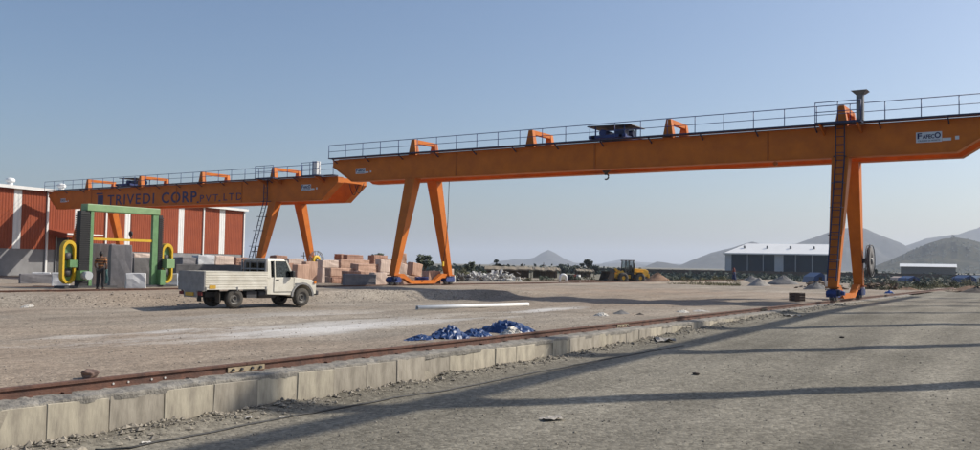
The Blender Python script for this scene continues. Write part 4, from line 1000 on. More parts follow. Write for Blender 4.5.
# ------------------------------------------------------------------ wheel loader
def loader(loc, rz):
    t = thing('wheel_loader', 'yellow wheel loader with raised dark bucket working in the far yard', 'wheel loader', loc, rz)
    for x in (-1.3, 1.3):
        for y in (-.95, .95):
            w_ = MB().lathe([(-.22, .28), (-.28, .55), (-.2, .74), (.2, .74), (.28, .55), (.22, .28)], (x, y, .72), (0, 1, 0), 20).build('wheel', 'rubber', t)
            sg = -1 if y < 0 else 1
            MB().lathe([(sg*.05, 0), (sg*.22, .1), (sg*.10, .24), (sg*.18, .3), (sg*.05, .31)], (x, y, .72), (0, 1, 0), 14).build('rim', 'loader_yellow', w_)
    MB().box(-2.6, -.2, -.62, .62, .75, 1.25).build('rear_frame', 'dark_steel', t)
    MB().box(-.15, 2.0, -.42, .42, .65, 1.15).build('front_frame', 'loader_yellow', t)
    bn = MB().prism([(-2.75, .9), (-.55, 1.2), (-.55, 2.05), (-2.3, 1.95), (-2.75, 1.75)], 'y', -.72, .72).build('bonnet', 'loader_yellow', t, bevel=.06)
    MB().box(-2.15, -1.4, -.735, -.722, 1.35, 1.75).build('grille', 'dark_steel', bn)
    MB().cyl((-1.1, -.3, 2.0), (-1.1, -.3, 2.75), .07, n=8).build('exhaust', 'black', bn)
    MB().box(-2.9, -2.7, -.8, .8, .75, 1.3).build('counterweight', 'loader_yellow', t)
    for y in (-.95, .95): MB().box(-1.95, -.6, y-.3, y+.3, 1.5, 1.58).build('mudguard', 'loader_yellow', t)
    cb = MB()
    for x in (-.5, .75):
        for y in (-.6, .6): cb.bar((x, y, 1.45), (x*(1 if x < 0 else .88), y*.94, 3.05), .11, .11)
    cab_ = cb.box(-.52, .78, -.62, .62, 1.25, 1.5).build('cab', 'black', t)
    MB().box(-.62, .80, -.68, .68, 3.05, 3.17).build('cab_roof', 'wood_dark', cab_)
    for y in (-.61, .61): MB().box(-.42, .62, y-.01, y+.01, 1.52, 3.0).build('window', M['clear_glass'], cab_)
    MB().box(-.35, .1, -.26, .26, 1.5, 1.85).build('seat', 'black', cab_); MB().box(-.42, -.3, -.25, .25, 1.85, 2.45).build('backrest', 'black', cab_)
    for y in (-.45, .45):
        MB().prism([(.7, 1.35), (1.1, 1.75), (2.35, 1.15), (2.9, .7), (2.7, .5), (2.1, .9), (1.1, 1.3)], 'y', y-.07, y+.07).build('lift_arm', 'loader_yellow', t)
        MB().cyl((1.0, y*.6, 1.1), (2.1, y*.6, 1.0), .07, n=8).build('ram', 'steel', t)
    MB().prism([(1.3, 1.5), (1.9, 2.05), (2.2, 1.95), (1.7, 1.35)], 'y', -.12, .12).build('bell_crank', 'loader_yellow', t)
    MB().bar((2.05, 0, 1.95), (2.75, 0, 1.15), .12, .12).build('tilt_link', 'dark_steel', t)
    bk = [(2.72, .45), (2.72, 1.35), (2.95, 1.55), (3.55, 1.62), (3.5, 1.5), (3.0, 1.42), (2.82, 1.25), (2.85, .60), (3.2, .42), (3.95, .36), (3.95, .30), (3.1, .30)]
    MB().prism(bk, 'y', -1.25, 1.25).build('bucket', 'soil_dark', t)
    for y in (-1.25, 1.21): MB().prism([(2.74, .46), (2.74, 1.34), (2.95, 1.52), (3.4, 1.55), (3.85, .36), (3.1, .33)], 'y', y, y+.04).build('bucket_side', 'soil_dark', t)
    for k in range(6): MB().box(3.9, 4.15, -1.1+k*.44-.06, -1.1+k*.44+.06, .31, .36).build('bucket_tooth', 'dark_steel', t)
    return t
p = at(628, 283, 122); gl_ = yard_z(p.x, p.y); LD = (p.x, p.y, at(628, 283.2, 122).z)
loader(LD, YAW+R(180+20))

# ------------------------------------------------------------------ loose things on the yard
def ground_z(x, y): return yard_z(x, y) if x < -9.7 else road_z(x, y)
# white pipe
a = at(417, 309, 30.9); b_ = at(528, 304.2, 36.3)
za, zb_ = yard_z(a.x, a.y)+.07, yard_z(b_.x, b_.y)+.07
o = MB().lathe([(0, .055), (0, .075), ((b_-a).length, .075), ((b_-a).length, .055), (.0, .055)], (a.x, a.y, za), (b_.x-a.x, b_.y-a.y, zb_-za), 14).build('plastic_pipe', 'pipe_white')
tag(o, 'long white plastic pipe lying across the bare yard', 'pipe')
# crumpled blue tarpaulins
def tarp(label, px0, px1, pyb, hpx, d, matn, seed, depth=1.0, name='tarpaulin', cat='tarpaulin', cr=1.0):
    a = at(px0, pyb, d); b_ = at(px1, pyb, d); ax = Vector((b_.x-a.x, b_.y-a.y, 0)); L = ax.length; ax.normalize(); bk = Vector((-ax.y, ax.x, 0))
    h = hpx*d/FPX; nx, ny = 64, 34; q = MB()
    for j in range(ny+1):
        for i in range(nx+1):
            s, t_ = i/nx*2-1, j/ny*2-1
            n1 = fbm(s*1.6, t_*1.2, 1.3, 3, seed); rr_ = math.sqrt(s*s+t_*t_*.9)*(1+.25*n1)
            env = max(0, 1-rr_)**.55 if rr_ < 1 else 0
            cre = abs(noise.noise(Vector((s*4.2+seed, t_*3.4, 2))))*.9+abs(noise.noise(Vector((s*8+seed, t_*6, 5))))*.22+abs(noise.noise(Vector((s*15+seed, t_*11, 7))))*.05
            z = h*env*(.45+.65*(.5+.5*n1))*(1.25-cr*.8*cre)+.015*env
            x = a.x+ax.x*L*(s+1)/2+bk.x*depth*(t_+1)/2+.06*noise.noise(Vector((s*6, t_*6, seed))); y = a.y+ax.y*L*(s+1)/2+bk.y*depth*(t_+1)/2+.06*noise.noise(Vector((s*6, t_*6, seed+9)))
            q.v.append((x, y, yard_z(x, y)-.02+z))
    m_ = nx+1; q.f = [(j*m_+i, j*m_+i+1, (j+1)*m_+i+1, (j+1)*m_+i) for j in range(ny) for i in range(nx)]
    keep = [f for f in q.f if max(q.v[k][2]-yard_z(q.v[k][0], q.v[k][1]) for k in f) > -.012]; q.f = keep; q.sm = [True]*len(keep)
    return tag(q.build(name, matn), label, cat)
tarp('crumpled dark blue tarpaulin heaped by the rail, larger left one', 427, 468, 340, 14, 17.6, 'tarp_blue', 3, 1.1, cr=1.25)
tarp('crumpled dark blue tarpaulin heap right of the white sack', 478, 536, 333, 14.5, 19.4, 'tarp_blue', 8, 1.1, cr=1.2)
tarp('torn blue tarpaulin shreds trailing flat left of the heap', 402, 436, 342, 6, 17.2, 'tarp_blue', 12, 1.0, cr=1.6)
tarp('thin blue tarpaulin strip between the two blue heaps', 458, 492, 337, 8, 18.4, 'tarp_blue', 17, .9, cr=1.4)
tarp('dirty white sack lying against the right blue tarpaulin', 500, 525, 334.6, 9.5, 18.7, 'cloth_white', 21, .5, 'sack', 'sack', cr=.5)
tarp('white plastic sheet scraps on the ground left of the small crate', 678, 692, 311.5, 2.5, 30, 'cloth_white', 23, .8, 'plastic_sheet', 'plastic sheet')
tarp('grey white plastic sheet scraps near the small crate', 697, 713, 311, 2.5, 31, 'cloth_white', 29, 1.0, 'plastic_sheet', 'plastic sheet')
tarp('pale sack half buried in the yard beyond the rail', 595, 610, 314.3, 4, 27, 'cloth_white', 33, .5, 'sack', 'sack', cr=.4)
tarp('long flat white cement bag beside the low bank at far left', 17, 30, 309.2, 2.5, 31.3, 'cloth_white', 35, .5, 'cement_bag', 'bag', cr=.4)
tarp('thin pale plank of waste lying before the shed rail', 12, 34, 288.5, 1.2, 37, 'cloth_white', 37, .4, 'waste_sheet', 'sheet', cr=.4)
# brown stone on the rail, brown crate by the crane
p = at(91, 374, 10.95); tag(MB().rock((0, 0, 0), .088, 4, 3, .72)  .build('stone', 'stone_red'), 'reddish brown stone lying right behind the rail at left', 'stone').location = (p.x-.1, p.y+.05, .555)
p = at(797, 301.5, 42); zc = yard_z(p.x, p.y)
t = thing('wooden_crate', 'small dark wooden crate near the crane leg on the rail', 'crate', (p.x, p.y, zc), YAW+.3)
for k in range(3):
    for y in (-.22, .22): MB().box(-.28, .28, y-.015, y+.015, .03+k*.12, .143+k*.12).build('slat', 'crate_brown', t)
    for x in (-.265, .265): MB().box(x-.015, x+.015, -.204, .204, .03+k*.12, .13+k*.12).build('slat', 'crate_brown', t)
MB().box(-.28, .28, -.23, .23, .39, .42).build('lid', 'crate_brown', t)
p = at(826, 303.5, 43.5); tag(MB().rock((0, 0, 0), .16, 11, 2, .6).build('stone', 'soil_dark'), 'dark stone lying on the road edge below the crane wheel', 'stone').location = (p.x, p.y, road_z(p.x, p.y)+.06)
# white ring / arch pipe in the middle distance
p = at(563, 286.5, 78); t = MB(); pts = [(.30*math.cos(a), 0, .36+.30*math.sin(a)) for a in [math.pi*i/14 for i in range(15)]]
t.tube([(.31, 0, 0)]+pts+[(-.31, 0, 0)], .11, 8); o = tag(t.build('bent_pipe', 'pipe_white'), 'white bent pipe arch standing in the yard left of the loader', 'pipe'); o.location = (p.x, p.y, yard_z(p.x, p.y)); o.rotation_euler.z = YAW+.3
# black hose along the wall foot
pts = []
for (px, py) in ((95, 449), (130, 447), (200, 433.5), (260, 421.5), (330, 409), (400, 396), (470, 385), (540, 371), (620, 356), (690, 344)):
    r, _ = ray(px, py); t_ = 2.0/-r.z
    for _i in range(4):
        x, y = r.x*t_, r.y*t_; t_ = (CZ-road_z(x, y)-.02)/-r.z
    x = r.x*t_; y = r.y*t_; pts.append((x, y))
fine = []
for (a, b_) in zip(pts, pts[1:]):
    for i in range(10):
        x = a[0]+(b_[0]-a[0])*i/10+.025*noise.noise(Vector((len(fine)*.23, 1, 0))); y = a[1]+(b_[1]-a[1])*i/10
        fine.append((x, y, road_z(x, y)+.011))
tag(MB().tube(fine, .013, 6).build('hose', 'black'), 'thin black hose lying along the foot of the block wall', 'hose')
# chunk of broken concrete at the wall foot, litter
p = at(77, 449, 8.9); tag(MB().rock((0, 0, 0), .13, 5, 2, .6).build('concrete_chunk', 'block_concrete'), 'broken pale concrete chunk at the wall foot, bottom left', 'stone').location = (p.x, p.y, road_z(p.x, p.y)+.04)
def litter(px, py, label, sz, seed):
    r, _ = ray(px, py); t_ = 2.0/-r.z
    for _i in range(4): x, y = r.x*t_, r.y*t_; t_ = (CZ-ground_z(x, y))/-r.z
    q = MB(); n = 5
    for j in range(n+1):
        for i in range(n+1): q.v.append(((i/n-.5)*sz, (j/n-.5)*sz*.6,   .006+.22*sz*abs(noise.noise(Vector((i*.6+seed, j*.6, seed))))))
    q.f = [(j*6+i, j*6+i+1, (j+1)*6+i+1, (j+1)*6+i) for j in range(n) for i in range(n)]; q.sm = [False]*25
    o = tag(q.build('paper_scrap', 'gravel_pale' if sz > .2 else 'cloth_white'), label, 'litter', 'paper scraps on the road'); o.location = (x, y, ground_z(x, y)+.004); o.rotation_euler.z = seed
for k, (px, py, sz, lb) in enumerate(((146, 443.5, .10, 'white paper scrap beside the hose at bottom left'), (249, 413.5, .13, 'white paper scrap under the shaded wall block'), (436, 377.5, .12, 'white paper scrap at the wall foot below the left blue tarpaulin'),
        (552, 420, .30, 'pale torn paper scrap alone on the open road'), (664, 340.5, .75, 'long white torn sheet at the wall foot'), (792, 316.5, .6, 'white torn sheet at the wall foot near the crane'), (283, 408.5, .08, 'bluish paper scrap on the spoil below the wall'))): litter(px, py, lb, sz, k+1.3)
for k, (px, py, lb) in enumerate(((696, 374.0, 'small dark stone lying in the middle of the road'), (842, 343.0, 'flat dark stone on the road between two long shadows'))):
    r, _ = ray(px, py); t_ = 1.9/-r.z; x, y = r.x*t_, r.y*t_
    tag(MB().rock((0, 0, 0), .06, k+31, 2, .4).build('stone', 'soil_dark'), lb, 'stone', 'stones on the road').location = (x, y, road_z(x, y)+.02)
tarp('bright blue plastic scrap at the far end of the road', 888, 896, 295.5, 3.5, 60, 'tarp_sky', 41, .9, 'plastic_sheet', 'plastic sheet')

# loose gravel and clods: nobody could count them
def scatter(name, label, n, fn, matn, seed, smin, smax):
    rnd = random.Random(seed); vs0, fs0 = ICO[0]; q = MB()
    base = []
    for k in range(8):
        base.append([(p[0]*rnd.uniform(.7, 1.2), p[1]*rnd.uniform(.7, 1.2), p[2]*rnd.uniform(.45, .8)) for p in vs0])
    octa = [(1, 0, 0), (0, 1, 0), (-1, 0, 0), (0, -1, 0), (0, 0, .7), (0, 0, -.5)]; of = [(0, 1, 4), (1, 2, 4), (2, 3, 4), (3, 0, 4), (1, 0, 5), (2, 1, 5), (3, 2, 5), (0, 3, 5)]
    for _ in range(n):
        x, y = fn(rnd); s = smin*(smax/smin)**(rnd.random()**2.2); a = rnd.uniform(0, 6.28); c, s_ = math.cos(a), math.sin(a)
        sx, sy, sz = s*rnd.uniform(.7, 1.3), s*rnd.uniform(.6, 1.1), s*rnd.uniform(.6, 1.0); z = ground_z(x, y)+sz*.25
        q.add([(x+(p[0]*sx*c-p[1]*sy*s_), y+(p[0]*sx*s_+p[1]*sy*c), z+p[2]*sz) for p in octa], of)
    o = q.build(name, matn); struct(o, 'stuff', label); return o
def near_road(r): 
    d = 7+26*r.random()**2; a = r.uniform(-.56, .56); X_ = d*math.tan(a); return max(-8.8, math.cos(YAW)*X_-math.sin(YAW)*d), math.sin(YAW)*X_+math.cos(YAW)*d
scatter('loose_gravel', 'loose gravel on the road', 9000, lambda r: near_road(r), 'pebble', 1, .006, .022)
scatter('wall_foot_clods', 'clods and stones along the wall foot', 3600, lambda r: (-9.02+abs(r.gauss(0, .22)), 3+42*r.random()**1.6), 'pebble', 2, .012, .06)
scatter('yard_stones', 'small stones strewn over the yard', 7000, lambda r: (-9.95-17*r.random(), 4+40*r.random()**1.4), 'pebble_pale', 3, .007, .028)
scatter('bank_clods', 'clods on the low bank', 1800, lambda r: (lerp_pts(EDGE, 0) if 0 else (lambda v: (lerp_pts(EDGE, v)-r.gauss(.5, .7), v))(14+26*r.random()))[0:2], 'pebble_pale', 4, .015, .06)

# heaps
def heap(name, label, cat, px0, px1, py_top, py_base, d, matn, seed, group=None, ratio=.9, kind=None):
    a = at(px0, py_base, d); b_ = at(px1, py_base, d); rad_ = (Vector((b_.x-a.x, b_.y-a.y))).length/2; c = (a+b_)/2; gz = min(ground_z(c.x, c.y), a.z) if d < 125 else a.z
    h = at((px0+px1)/2, py_top, d).z-gz; q = MB(); nr, na = 12, 30
    for i in range(nr+1):
        rr_ = i/nr
        for k in range(na):
            th = 2*math.pi*k/na; w_ = 1+.22*noise.noise(Vector((math.cos(th)*1.4+seed, math.sin(th)*1.4, seed)))
            z = h*max(0, (1-rr_)**.9)*(1+.18*noise.noise(Vector((rr_*3+seed, math.cos(th)*2, math.sin(th)*2))))-(.08 if i == nr else 0)
            q.v.append((rad_*rr_*w_*math.cos(th), rad_*ratio*rr_*w_*math.sin(th), z+.06*h*noise.noise(Vector((rr_*9, th*4, seed)))*(1 if 0 < i < nr else 0)))
    q.f = [(i*na+k, (i+1)*na+k, (i+1)*na+(k+1) % na, i*na+(k+1) % na) for i in range(nr) for k in range(na)]; q.sm = [True]*len(q.f)
    o = q.build(name, matn); o.location = (c.x, c.y, gz-.03); o.rotation_euler.z = YAW
    return tag(o, label, cat, group) if kind is None else struct(o, kind, label)
G = 'heaps in the far yard'
heap('gravel_heap', 'pale pointed gravel heap before the blue warehouse', 'gravel heap', 746, 772, 277.5, 287, 96, 'gravel_pale', 2, G)
heap('gravel_heap', 'broad grey gravel heap left of the pale pointed heap', 'gravel heap', 736, 768, 275.5, 283.5, 115, 'gravel_grey', 5, G)
heap('gravel_heap', 'broad grey gravel heap right of the pale pointed heap', 'gravel heap', 766, 800, 275.3, 284, 112, 'gravel_grey', 7, G)
heap('soil_heap', 'reddish brown soil heap just right of the wheel loader', 'soil heap', 641, 674, 272.5, 282.5, 126, 'soil_red', 9, G)
heap('soil_heap', 'dark soil heap at the right edge beyond the road', 'soil heap', 952, 1002, 286.5, 295.5, 74, 'soil_dark', 12, G)
heap('soil_heap', 'low dark heap on the yard right of the half buried sack', 'soil heap', 610, 632, 309, 313, 28.5, 'gravel_grey', 14, G)
heap('soil_heap', 'flat dark soil patch heap beyond the rail before the crate', 'soil heap', 634, 646, 311.8, 313.4, 28, 'soil_dark', 16, G)
heap('spoil_heap', 'low grey spoil heap left of the crane leg on the rail', 'soil heap', 802, 830, 281.5, 290, 70, 'gravel_grey', 18, G)
heap('soil_bank', 'long low reddish soil bank at the end of the road', 'soil bank', 876, 940, 287, 294.5, 84, 'soil_red', 20, G, .35)
heap('soil_bank', 'low brown soil bank in front of the right-hand blue tent', 'soil bank', 930, 1010, 285.5, 294, 90, 'soil_red', 22, G, .3)
heap('soil_bank', 'long pale soil bank stretching before the far warehouse', 'soil bank', 660, 820, 284.6, 287.4, 120, 'soil_red', 24, G, .2)
# rubble, as masses of broken pieces
def rubble(label, px0, px1, pyb, h, d, matn, seed, n=160):
    a = at(px0, pyb, d); b_ = at(px1, pyb, d); q = MB(); rnd = random.Random(seed); vs0, fs0 = ICO[0]
    for _ in range(n):
        f = rnd.random(); p = a.lerp(b_, f); e = math.sin(math.pi*f)**.5; x = p.x+rnd.gauss(0, .5); y = p.y+abs(rnd.gauss(0, 1.0)); gz = min(ground_z(x, y), p.z+.2)
        z = gz+h*e*rnd.random()**1.5; s = rnd.uniform(.12, .42); ax = Vector((rnd.gauss(0, 1), rnd.gauss(0, 1), rnd.gauss(0, .5))).normalized()
        q.bar(Vector((x, y, z))-ax*s, Vector((x, y, z))+ax*s, s*rnd.uniform(.5, 1.1), s*rnd.uniform(.12, .5))
    return struct(q.build('rubble', matn), 'stuff', label)
rubble('pale stone offcuts heaped right of the crane leg', 462, 488, 284, 1.15, 88, 'rubble_white', 3, 220)
rubble('pale stone offcuts heaped before the low huts', 486, 507, 283.5, 1.3, 90, 'rubble_white', 4, 200)
rubble('grey stone offcuts behind the crane leg foot', 448, 466, 282.5, .9, 84, 'gravel_grey', 6, 120)
rubble('brown waste left of the crane leg on the rail', 808, 830, 287.5, .6, 76, 'hut_wall', 8, 110)
rubble('brown waste beyond the end of the rail', 864, 890, 290.5, .5, 84, 'hut_wall', 10, 110)

# ------------------------------------------------------------------ trees, bushes, scrub
def foliage(q, c, r, n, leaf, rnd, zf=.8):
    lobes = [(Vector((rnd.gauss(0, .45)*r, rnd.gauss(0, .45)*r, rnd.uniform(-.5, .65)*r*zf)), rnd.uniform(.35, .6)*r) for _ in range(9)]
    for _ in range(n):
        lc, lr = rnd.choice(lobes); d = Vector((rnd.gauss(0, 1), rnd.gauss(0, 1), rnd.gauss(0, 1))).normalized()*lr*rnd.random()**.4
        p = Vector(c)+lc+Vector((d.x, d.y, d.z*zf)); a = Vector((rnd.gauss(0, 1), rnd.gauss(0, 1), rnd.gauss(0, .6))).normalized(); b_ = a.orthogonal().normalized(); s = leaf*rnd.uniform(.5, 1.3)
        q.add([p-a*s, p+b_*s*.5, p+a*s, p-b_*s*.5], [(0, 1, 2, 3)])
def tree(label, px, py_base, py_top, wpx, d, matn='leaf', group='trees beyond the yard', seed=1, n=700, name='tree', leaf=.16, onhill=False):
    rnd = random.Random(seed); p = at(px, py_base, d); h = (py_base-py_top)*d/FPX; r = wpx*d/FPX/2
    gz = yard_z(p.x, p.y) if (-150 < p.x < -9.7 and p.y < 130) else -.45
    if onhill: gz = p.z
    h += p.z-gz
    t = thing(name, label, 'tree' if name == 'tree' else 'bush', (p.x, p.y, gz-.05), rnd.uniform(0, 6), group=group)
    tr = MB(); hb = max(.25, h-2*r*.82)
    tr.cyl((0, 0, 0), (.03*h, 0, hb), .035*h+.04, .022*h+.03, n=7)
    for k in range(5):
        a = rnd.uniform(0, 6.28); tr.cyl((.03*h, 0, hb*.85), (r*.6*math.cos(a), r*.6*math.sin(a), hb+r*rnd.uniform(.4, 1.1)), .018*h+.02, .01*h, n=5)
    tr.build('trunk', 'bark', t)
    q = MB(); foliage(q, (0, 0, h-r*.85), r, n, leaf*d/100, rnd, min(1.1, .85)); q.build('crown', matn, t)
tree('round dark green tree between the legs of the nearer crane', 424.5, 274, 254, 15, 110, seed=3, n=1100)
tree('tree top showing above the stone stack', 377, 272, 252.5, 9, 100, seed=4, n=500)
tree('dark bushy tree right of the crane leg beyond the offcuts', 472, 276, 262, 11, 170, seed=5, n=600)
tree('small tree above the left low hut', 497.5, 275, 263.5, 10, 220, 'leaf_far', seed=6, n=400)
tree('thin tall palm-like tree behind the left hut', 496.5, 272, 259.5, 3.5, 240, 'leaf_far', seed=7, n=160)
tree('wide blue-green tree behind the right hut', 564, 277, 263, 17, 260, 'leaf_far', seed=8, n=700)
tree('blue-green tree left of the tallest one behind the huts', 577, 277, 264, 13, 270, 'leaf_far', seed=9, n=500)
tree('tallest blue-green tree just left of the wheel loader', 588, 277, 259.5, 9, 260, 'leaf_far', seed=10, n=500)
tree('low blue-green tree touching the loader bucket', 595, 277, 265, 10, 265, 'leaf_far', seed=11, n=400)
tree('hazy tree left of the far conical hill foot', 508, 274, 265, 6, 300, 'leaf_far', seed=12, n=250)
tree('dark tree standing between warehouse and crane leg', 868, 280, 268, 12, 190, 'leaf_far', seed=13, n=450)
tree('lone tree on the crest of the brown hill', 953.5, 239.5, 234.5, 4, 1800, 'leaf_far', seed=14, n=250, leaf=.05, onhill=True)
rb = random.Random(5)
for k, (px, py, tp, w_, d, m_, lb) in enumerate([
    (452, 280, 268, 14, 130, 'leaf', 'green bush just right of the crane leg'), (461, 279, 266.5, 16, 150, 'leaf_dry', 'yellowish bush left of the dark bushy tree'), (480, 279, 268, 12, 140, 'leaf', 'green bush behind the pale offcuts'),
    (514, 283, 276, 18, 110, 'leaf_dry', 'dry bush before the left hut'), (530, 283, 277, 14, 112, 'leaf_dry', 'low dry bush before the hut gap'), (546, 282, 275, 14, 120, 'leaf', 'green bush before the right hut'),
    (588, 282, 274.5, 16, 125, 'leaf_dry', 'yellow-green bush left of the loader bucket'), (576, 281, 275, 10, 125, 'leaf', 'small green bush left of the yellow-green one'),
    (684, 281, 275.5, 16, 150, 'leaf_dry', 'yellow-green bush right of the soil heap'), (700, 281, 275, 16, 140, 'leaf_dry', 'yellow-green bush midway between loader and heaps'), (716, 282, 275.5, 16, 130, 'leaf_dry', 'yellow-green bush left of the far person'),
    (671, 281, 275.5, 12, 150, 'leaf', 'dark bush at the end of the red soil heap'), (812, 283, 274, 14, 100, 'leaf', 'bush left of the crane leg before the warehouse'),
    (872, 289, 278.5, 20, 90, 'leaf', 'bush just right of the crane leg'), (889, 289, 279.5, 22, 92, 'leaf_dry', 'dry bush second to the right of the crane leg'), (904, 288, 278.5, 20, 96, 'leaf', 'green bush under the far white roof left end'), (921, 287, 277.5, 20, 100, 'leaf', 'green bush left of the blue tent'),
    (936, 287, 278, 18, 102, 'leaf_dry', 'dry bush in front of the blue tent'), (952, 286, 277, 22, 104, 'leaf', 'dark bush left of the right-hand tent'), (970, 285, 278, 18, 108, 'leaf_dry', 'dry bush before the right-hand tent'),
    (861, 291, 283, 10, 78, 'leaf', 'low bush behind the crane wheel guard'), (882, 292, 285, 16, 80, 'leaf', 'dark low bush at the end of the road')]):
    tree(lb, px, py, tp, w_, d, m_, 'bushes beyond the yard', 40+k, 900, 'bush', .075)
# far scrub: one mass
q = MB(); rs = random.Random(9)
for _ in range(9000):
    px = rs.uniform(380, 1000); d = rs.choice((150, 180, 220, 280, 340, 400))*rs.uniform(.9, 1.1)
    if 640 < px < 840 and d > 300: d *= .6
    if px < 612 and d < 240: d = rs.uniform(250, 400)
    p = at(px, 275, d); h = d/FPX*rs.uniform(.5, 4.5)*(1+.7*noise.noise(Vector((px*.04, d*.01, 0))))*(.8 if 640 < px < 840 else 1)
    s = .0022*d*rs.uniform(.5, 1.4); a = Vector((rs.gauss(0, 1), rs.gauss(0, 1), rs.gauss(0, .7))).normalized(); b_ = a.orthogonal().normalized(); c = Vector((p.x, p.y, -.45+rs.random()*h))
    q.add([c-a*s, c+b_*s*.6, c+a*s, c-b_*s*.6], [(0, 1, 2, 3)])
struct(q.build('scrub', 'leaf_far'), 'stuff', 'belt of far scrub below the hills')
q = MB()
for _ in range(42000):
    px = rs.choice((rs.uniform(850, 990), rs.uniform(850, 990), rs.uniform(655, 740), rs.uniform(450, 600))); d = rs.uniform(88, 140); p = at(px, 283, d); gz = yard_z(p.x, p.y) if (p.x < -9.7 and p.y < 130) else -.2+.5*sm(110, 80, p.y)
    if noise.noise(Vector((p.x*.15, p.y*.15, 4))) < -.05: continue
    h = rs.uniform(.08, .38); l = Vector((rs.gauss(0, .2), rs.gauss(0, .2), h)); b_ = Vector((rs.gauss(0, 1), rs.gauss(0, 1), 0)).normalized()*.035; c = Vector((p.x, p.y, gz-.05))
    q.add([c-b_, c+b_, c+l], [(0, 1, 2)])
struct(q.build('dry_grass', 'leaf_dry'), 'stuff', 'dry grass at the edge of the yard')

# scrub on the slopes of the nearest hill
nh = [o for o in bpy.data.objects if o.name.startswith('hill') and o.data.materials[0] == M['hill_near']][0]
q = MB(); octa = [(1, 0, 0), (0, 1, 0), (-1, 0, 0), (0, -1, 0), (0, 0, 1), (0, 0, -.4)]; of = [(0, 1, 4), (1, 2, 4), (2, 3, 4), (3, 0, 4), (1, 0, 5), (2, 1, 5), (3, 2, 5), (0, 3, 5)]
polys = nh.data.polygons; vco = nh.data.vertices
for _ in range(5200):
    f = polys[rs.randrange(len(polys))]; a_, b_, c_, d_ = [vco[i].co for i in f.vertices]; p = a_.lerp(b_, rs.random()).lerp(d_.lerp(c_, rs.random()), rs.random())
    if p.z < 1 or noise.noise(Vector((p.x*.012, p.y*.012, p.z*.02))) < -.12: continue
    r_ = rs.uniform(1.2, 3.6); q.add([(p.x+v[0]*r_, p.y+v[1]*r_, p.z+v[2]*r_*.8) for v in octa], of)
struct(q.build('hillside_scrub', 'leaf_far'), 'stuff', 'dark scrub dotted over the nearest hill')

# ------------------------------------------------------------------ huts, poles, tents, fence
def hut(label, px0, px1, py_base, py_top, d, seed, dep=6):
    a = at(px0, py_base, d); b_ = at(px1, py_base, d); L = math.hypot(b_.x-a.x, b_.y-a.y); h = (py_base-py_top)*d/FPX; rnd = random.Random(seed)
    gz = yard_z(a.x, a.y) if a.y < 130 else -.45; h += a.z-gz
    t = thing('hut', label, 'hut', (a.x, a.y, gz), math.atan2(b_.y-a.y, b_.x-a.x), 'low huts at the far side of the yard')
    n = 5
    for k in range(n+1): MB().cyl((L*k/n, 0, 0), (L*k/n, 0, h*.75), .07, n=6).build('post', 'bark', t)
    MB().box(.1, L-.1, dep-.2, dep, 0, h*.8).build('back_wall', 'hut_wall', t)
    for k in range(n):
        if rnd.random() < .55: MB().box(L*k/n+.08, L*(k+1)/n-.08, .9, 1.0, 0, h*.62).build('screen_wall', rnd.choice(('hut_wall', 'wood_dark', 'crate_brown')), t)
    r_ = MB(); nx = 14
    for j, (y, z) in enumerate(((-.9, .72), (dep*.45, 1.0), (dep+.5, .78))):
        for i in range(nx+1): r_.v.append((L*i/nx*1.06-.03*L, y+.15*rnd.uniform(-1, 1), h*z+.10*rnd.uniform(-1, 1)))
    m_ = nx+1; r_.f = [(j*m_+i, j*m_+i+1, (j+1)*m_+i+1, (j+1)*m_+i) for j in range(2) for i in range(nx)]; r_.sm = [False]*len(r_.f)
    o = r_.build('roof', 'thatch', t); md = o.modifiers.new('thick', 'SOLIDIFY'); md.thickness = .22; md.offset = 1
    return t
hut('low thatched hut with open front, left of the two huts', 486, 531, 276.5, 267.3, 160, 3)
hut('low thatched hut right of the other hut', 534, 560, 277, 268.3, 165, 5)
hut('small flat shelter behind the red-marked drums left of the loader', 577, 594, 277, 270, 190, 6)
for k, (px, py, tp, d, lb) in enumerate(((522, 272, 263.5, 240, 'thin wooden pole above the left hut'), (543.5, 273, 262.5, 240, 'thin wooden pole above the right hut'), (255, 270, 247, 150, 'thin pole behind the slanting crane leg'), (309.5, 270, 250.5, 170, 'thin mast seen left of the stone stack top'), (303.5, 270, 252, 175, 'shorter thin mast left of the other one'))):
    p = at(px, py, d); h = at(px, tp, d).z+.5
    o = MB(); o.cyl((0, 0, 0), (0, 0, h), .12, .08, n=6); t = tag(o.build('pole', 'bark'), lb, 'pole', 'far poles'); t.location = (p.x, p.y, -.5)
    MB().box(-.9, .9, -.05, .05, h-.8, h-.68).build('crossarm', 'bark', t)
def tent(label, px0, px1, pyb, pyt, d, matn):
    a = at(px0, pyb, d); b_ = at(px1, pyb, d); L = math.hypot(b_.x-a.x, b_.y-a.y); h = (pyb-pyt)*d/FPX
    t = thing('tent', label, 'tent', (a.x, a.y, a.z), math.atan2(b_.y-a.y, b_.x-a.x), 'tents beyond the road')
    MB().prism([(0, 0), (L, 0), (L*.97, h*.55), (L*.55, h), (L*.1, h*.6)], 'y', 0, 3.2).build('canvas', matn, t)
    MB().box(L*.4, L*.6, -.03, -.002, 0, h*.6).build('opening', 'black', t)
tent('blue tarpaulin tent among the bushes right of the crane', 908, 920, 281.5, 276, 120, 'tarp_blue')
tent('blue tarpaulin tent at the right edge of the bushes', 963, 977, 282.5, 275.2, 115, 'tarp_blue')
tent('pale canvas tent at the far right edge', 976, 984, 282, 275.5, 117, 'sheet_white')
tent('small cream hut roof left of the blue tent', 900, 907.5, 280, 276.3, 125, 'granite_pale')
tent('blue tarpaulin shelter just left of the crane leg', 813, 828, 283, 272.5, 92, 'tarp_blue')
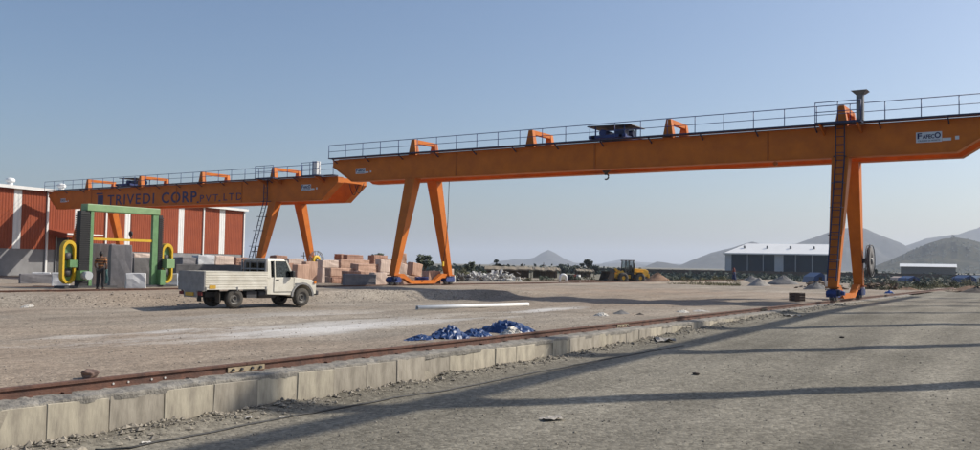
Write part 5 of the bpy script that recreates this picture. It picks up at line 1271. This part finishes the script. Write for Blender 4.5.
p = at(827, 287, 66); tag(MB().cyl((0, 0, 0), (0, 0, 1.15), .14, n=10).build('concrete_post', 'sheet_white'), 'short pale concrete post left of the crane leg', 'post').location = (p.x, p.y, yard_z(p.x, p.y))
# loose parked motorcycles/drums near the huts read as a small dark cluster
for k, (px, c_) in enumerate(((570.5, 'dark_steel'), (574, 'sari_red'), (578, 'sheet_white'))):
    p = at(px, 281, 128); t = thing('drum', ('dark', 'red', 'white')[k]+' oil drum standing before the far huts', 'drum', (p.x, p.y, yard_z(p.x, p.y) if p.y < 130 else -.4), 0, 'drums before the huts')
    MB().cyl((0, 0, 0), (0, 0, 1.0), .36, n=14).build('shell', c_, t)
    for z in (.02, .34, .66, .96): MB().lathe([(-.02, .36), (0, .385), (.02, .36)], (0, 0, z), (0, 0, 1), 14).build('hoop', c_, t)
    MB().cyl((.2, 0, 1.0), (.2, 0, 1.03), .05, n=8).build('bung', 'dark_steel', t)
# far boundary wall and posts along the plain
a = at(600, 272.5, 300); b_ = at(1010, 277.5, 300)
ft = thing('boundary_wall', 'long dark boundary wall running below the far hills', 'wall', (a.x, a.y, -.5), math.atan2(b_.y-a.y, b_.x-a.x)); L = math.hypot(b_.x-a.x, b_.y-a.y); n = 34
bmesh_ = MB().box(0, L/n-.35, -.1, .1, 0, 1.7).mesh('wall_panel'); bmesh_.materials.append(M['wood_dark']); pmesh = MB().box(-.17, .17, -.17, .17, 0, 1.8).mesh('wall_post'); pmesh.materials.append(M['wood_dark'])
for k in range(n):
    for nm, me, dx in (('wall_panel', bmesh_, .18), ('wall_post', pmesh, 0)):
        o = bpy.data.objects.new(nm, me); COL.objects.link(o); o.parent = ft; o.location = (k*L/n+dx, 0, 0)

# ------------------------------------------------------------------ haze over the plain
hz = MB().box(-13500, 13500, -13500, 13500, -8, 270).build('haze', 'plain'); hz['kind'] = 'stuff'; hz['label'] = 'pale haze lying over the whole plain'
m = bpy.data.materials.new('haze'); m.use_nodes = True; t = m.node_tree; t.nodes.remove(t.nodes['Principled BSDF'])
v_ = t.nodes.new('ShaderNodeVolumePrincipled'); v_.inputs['Color'].default_value = (.78, .86, 1.0, 1); v_.inputs['Density'].default_value = .000125; v_.inputs['Anisotropy'].default_value = .3
t.links.new(v_.outputs[0], t.nodes['Material Output'].inputs['Volume']); hz.data.materials.clear(); hz.data.materials.append(m)
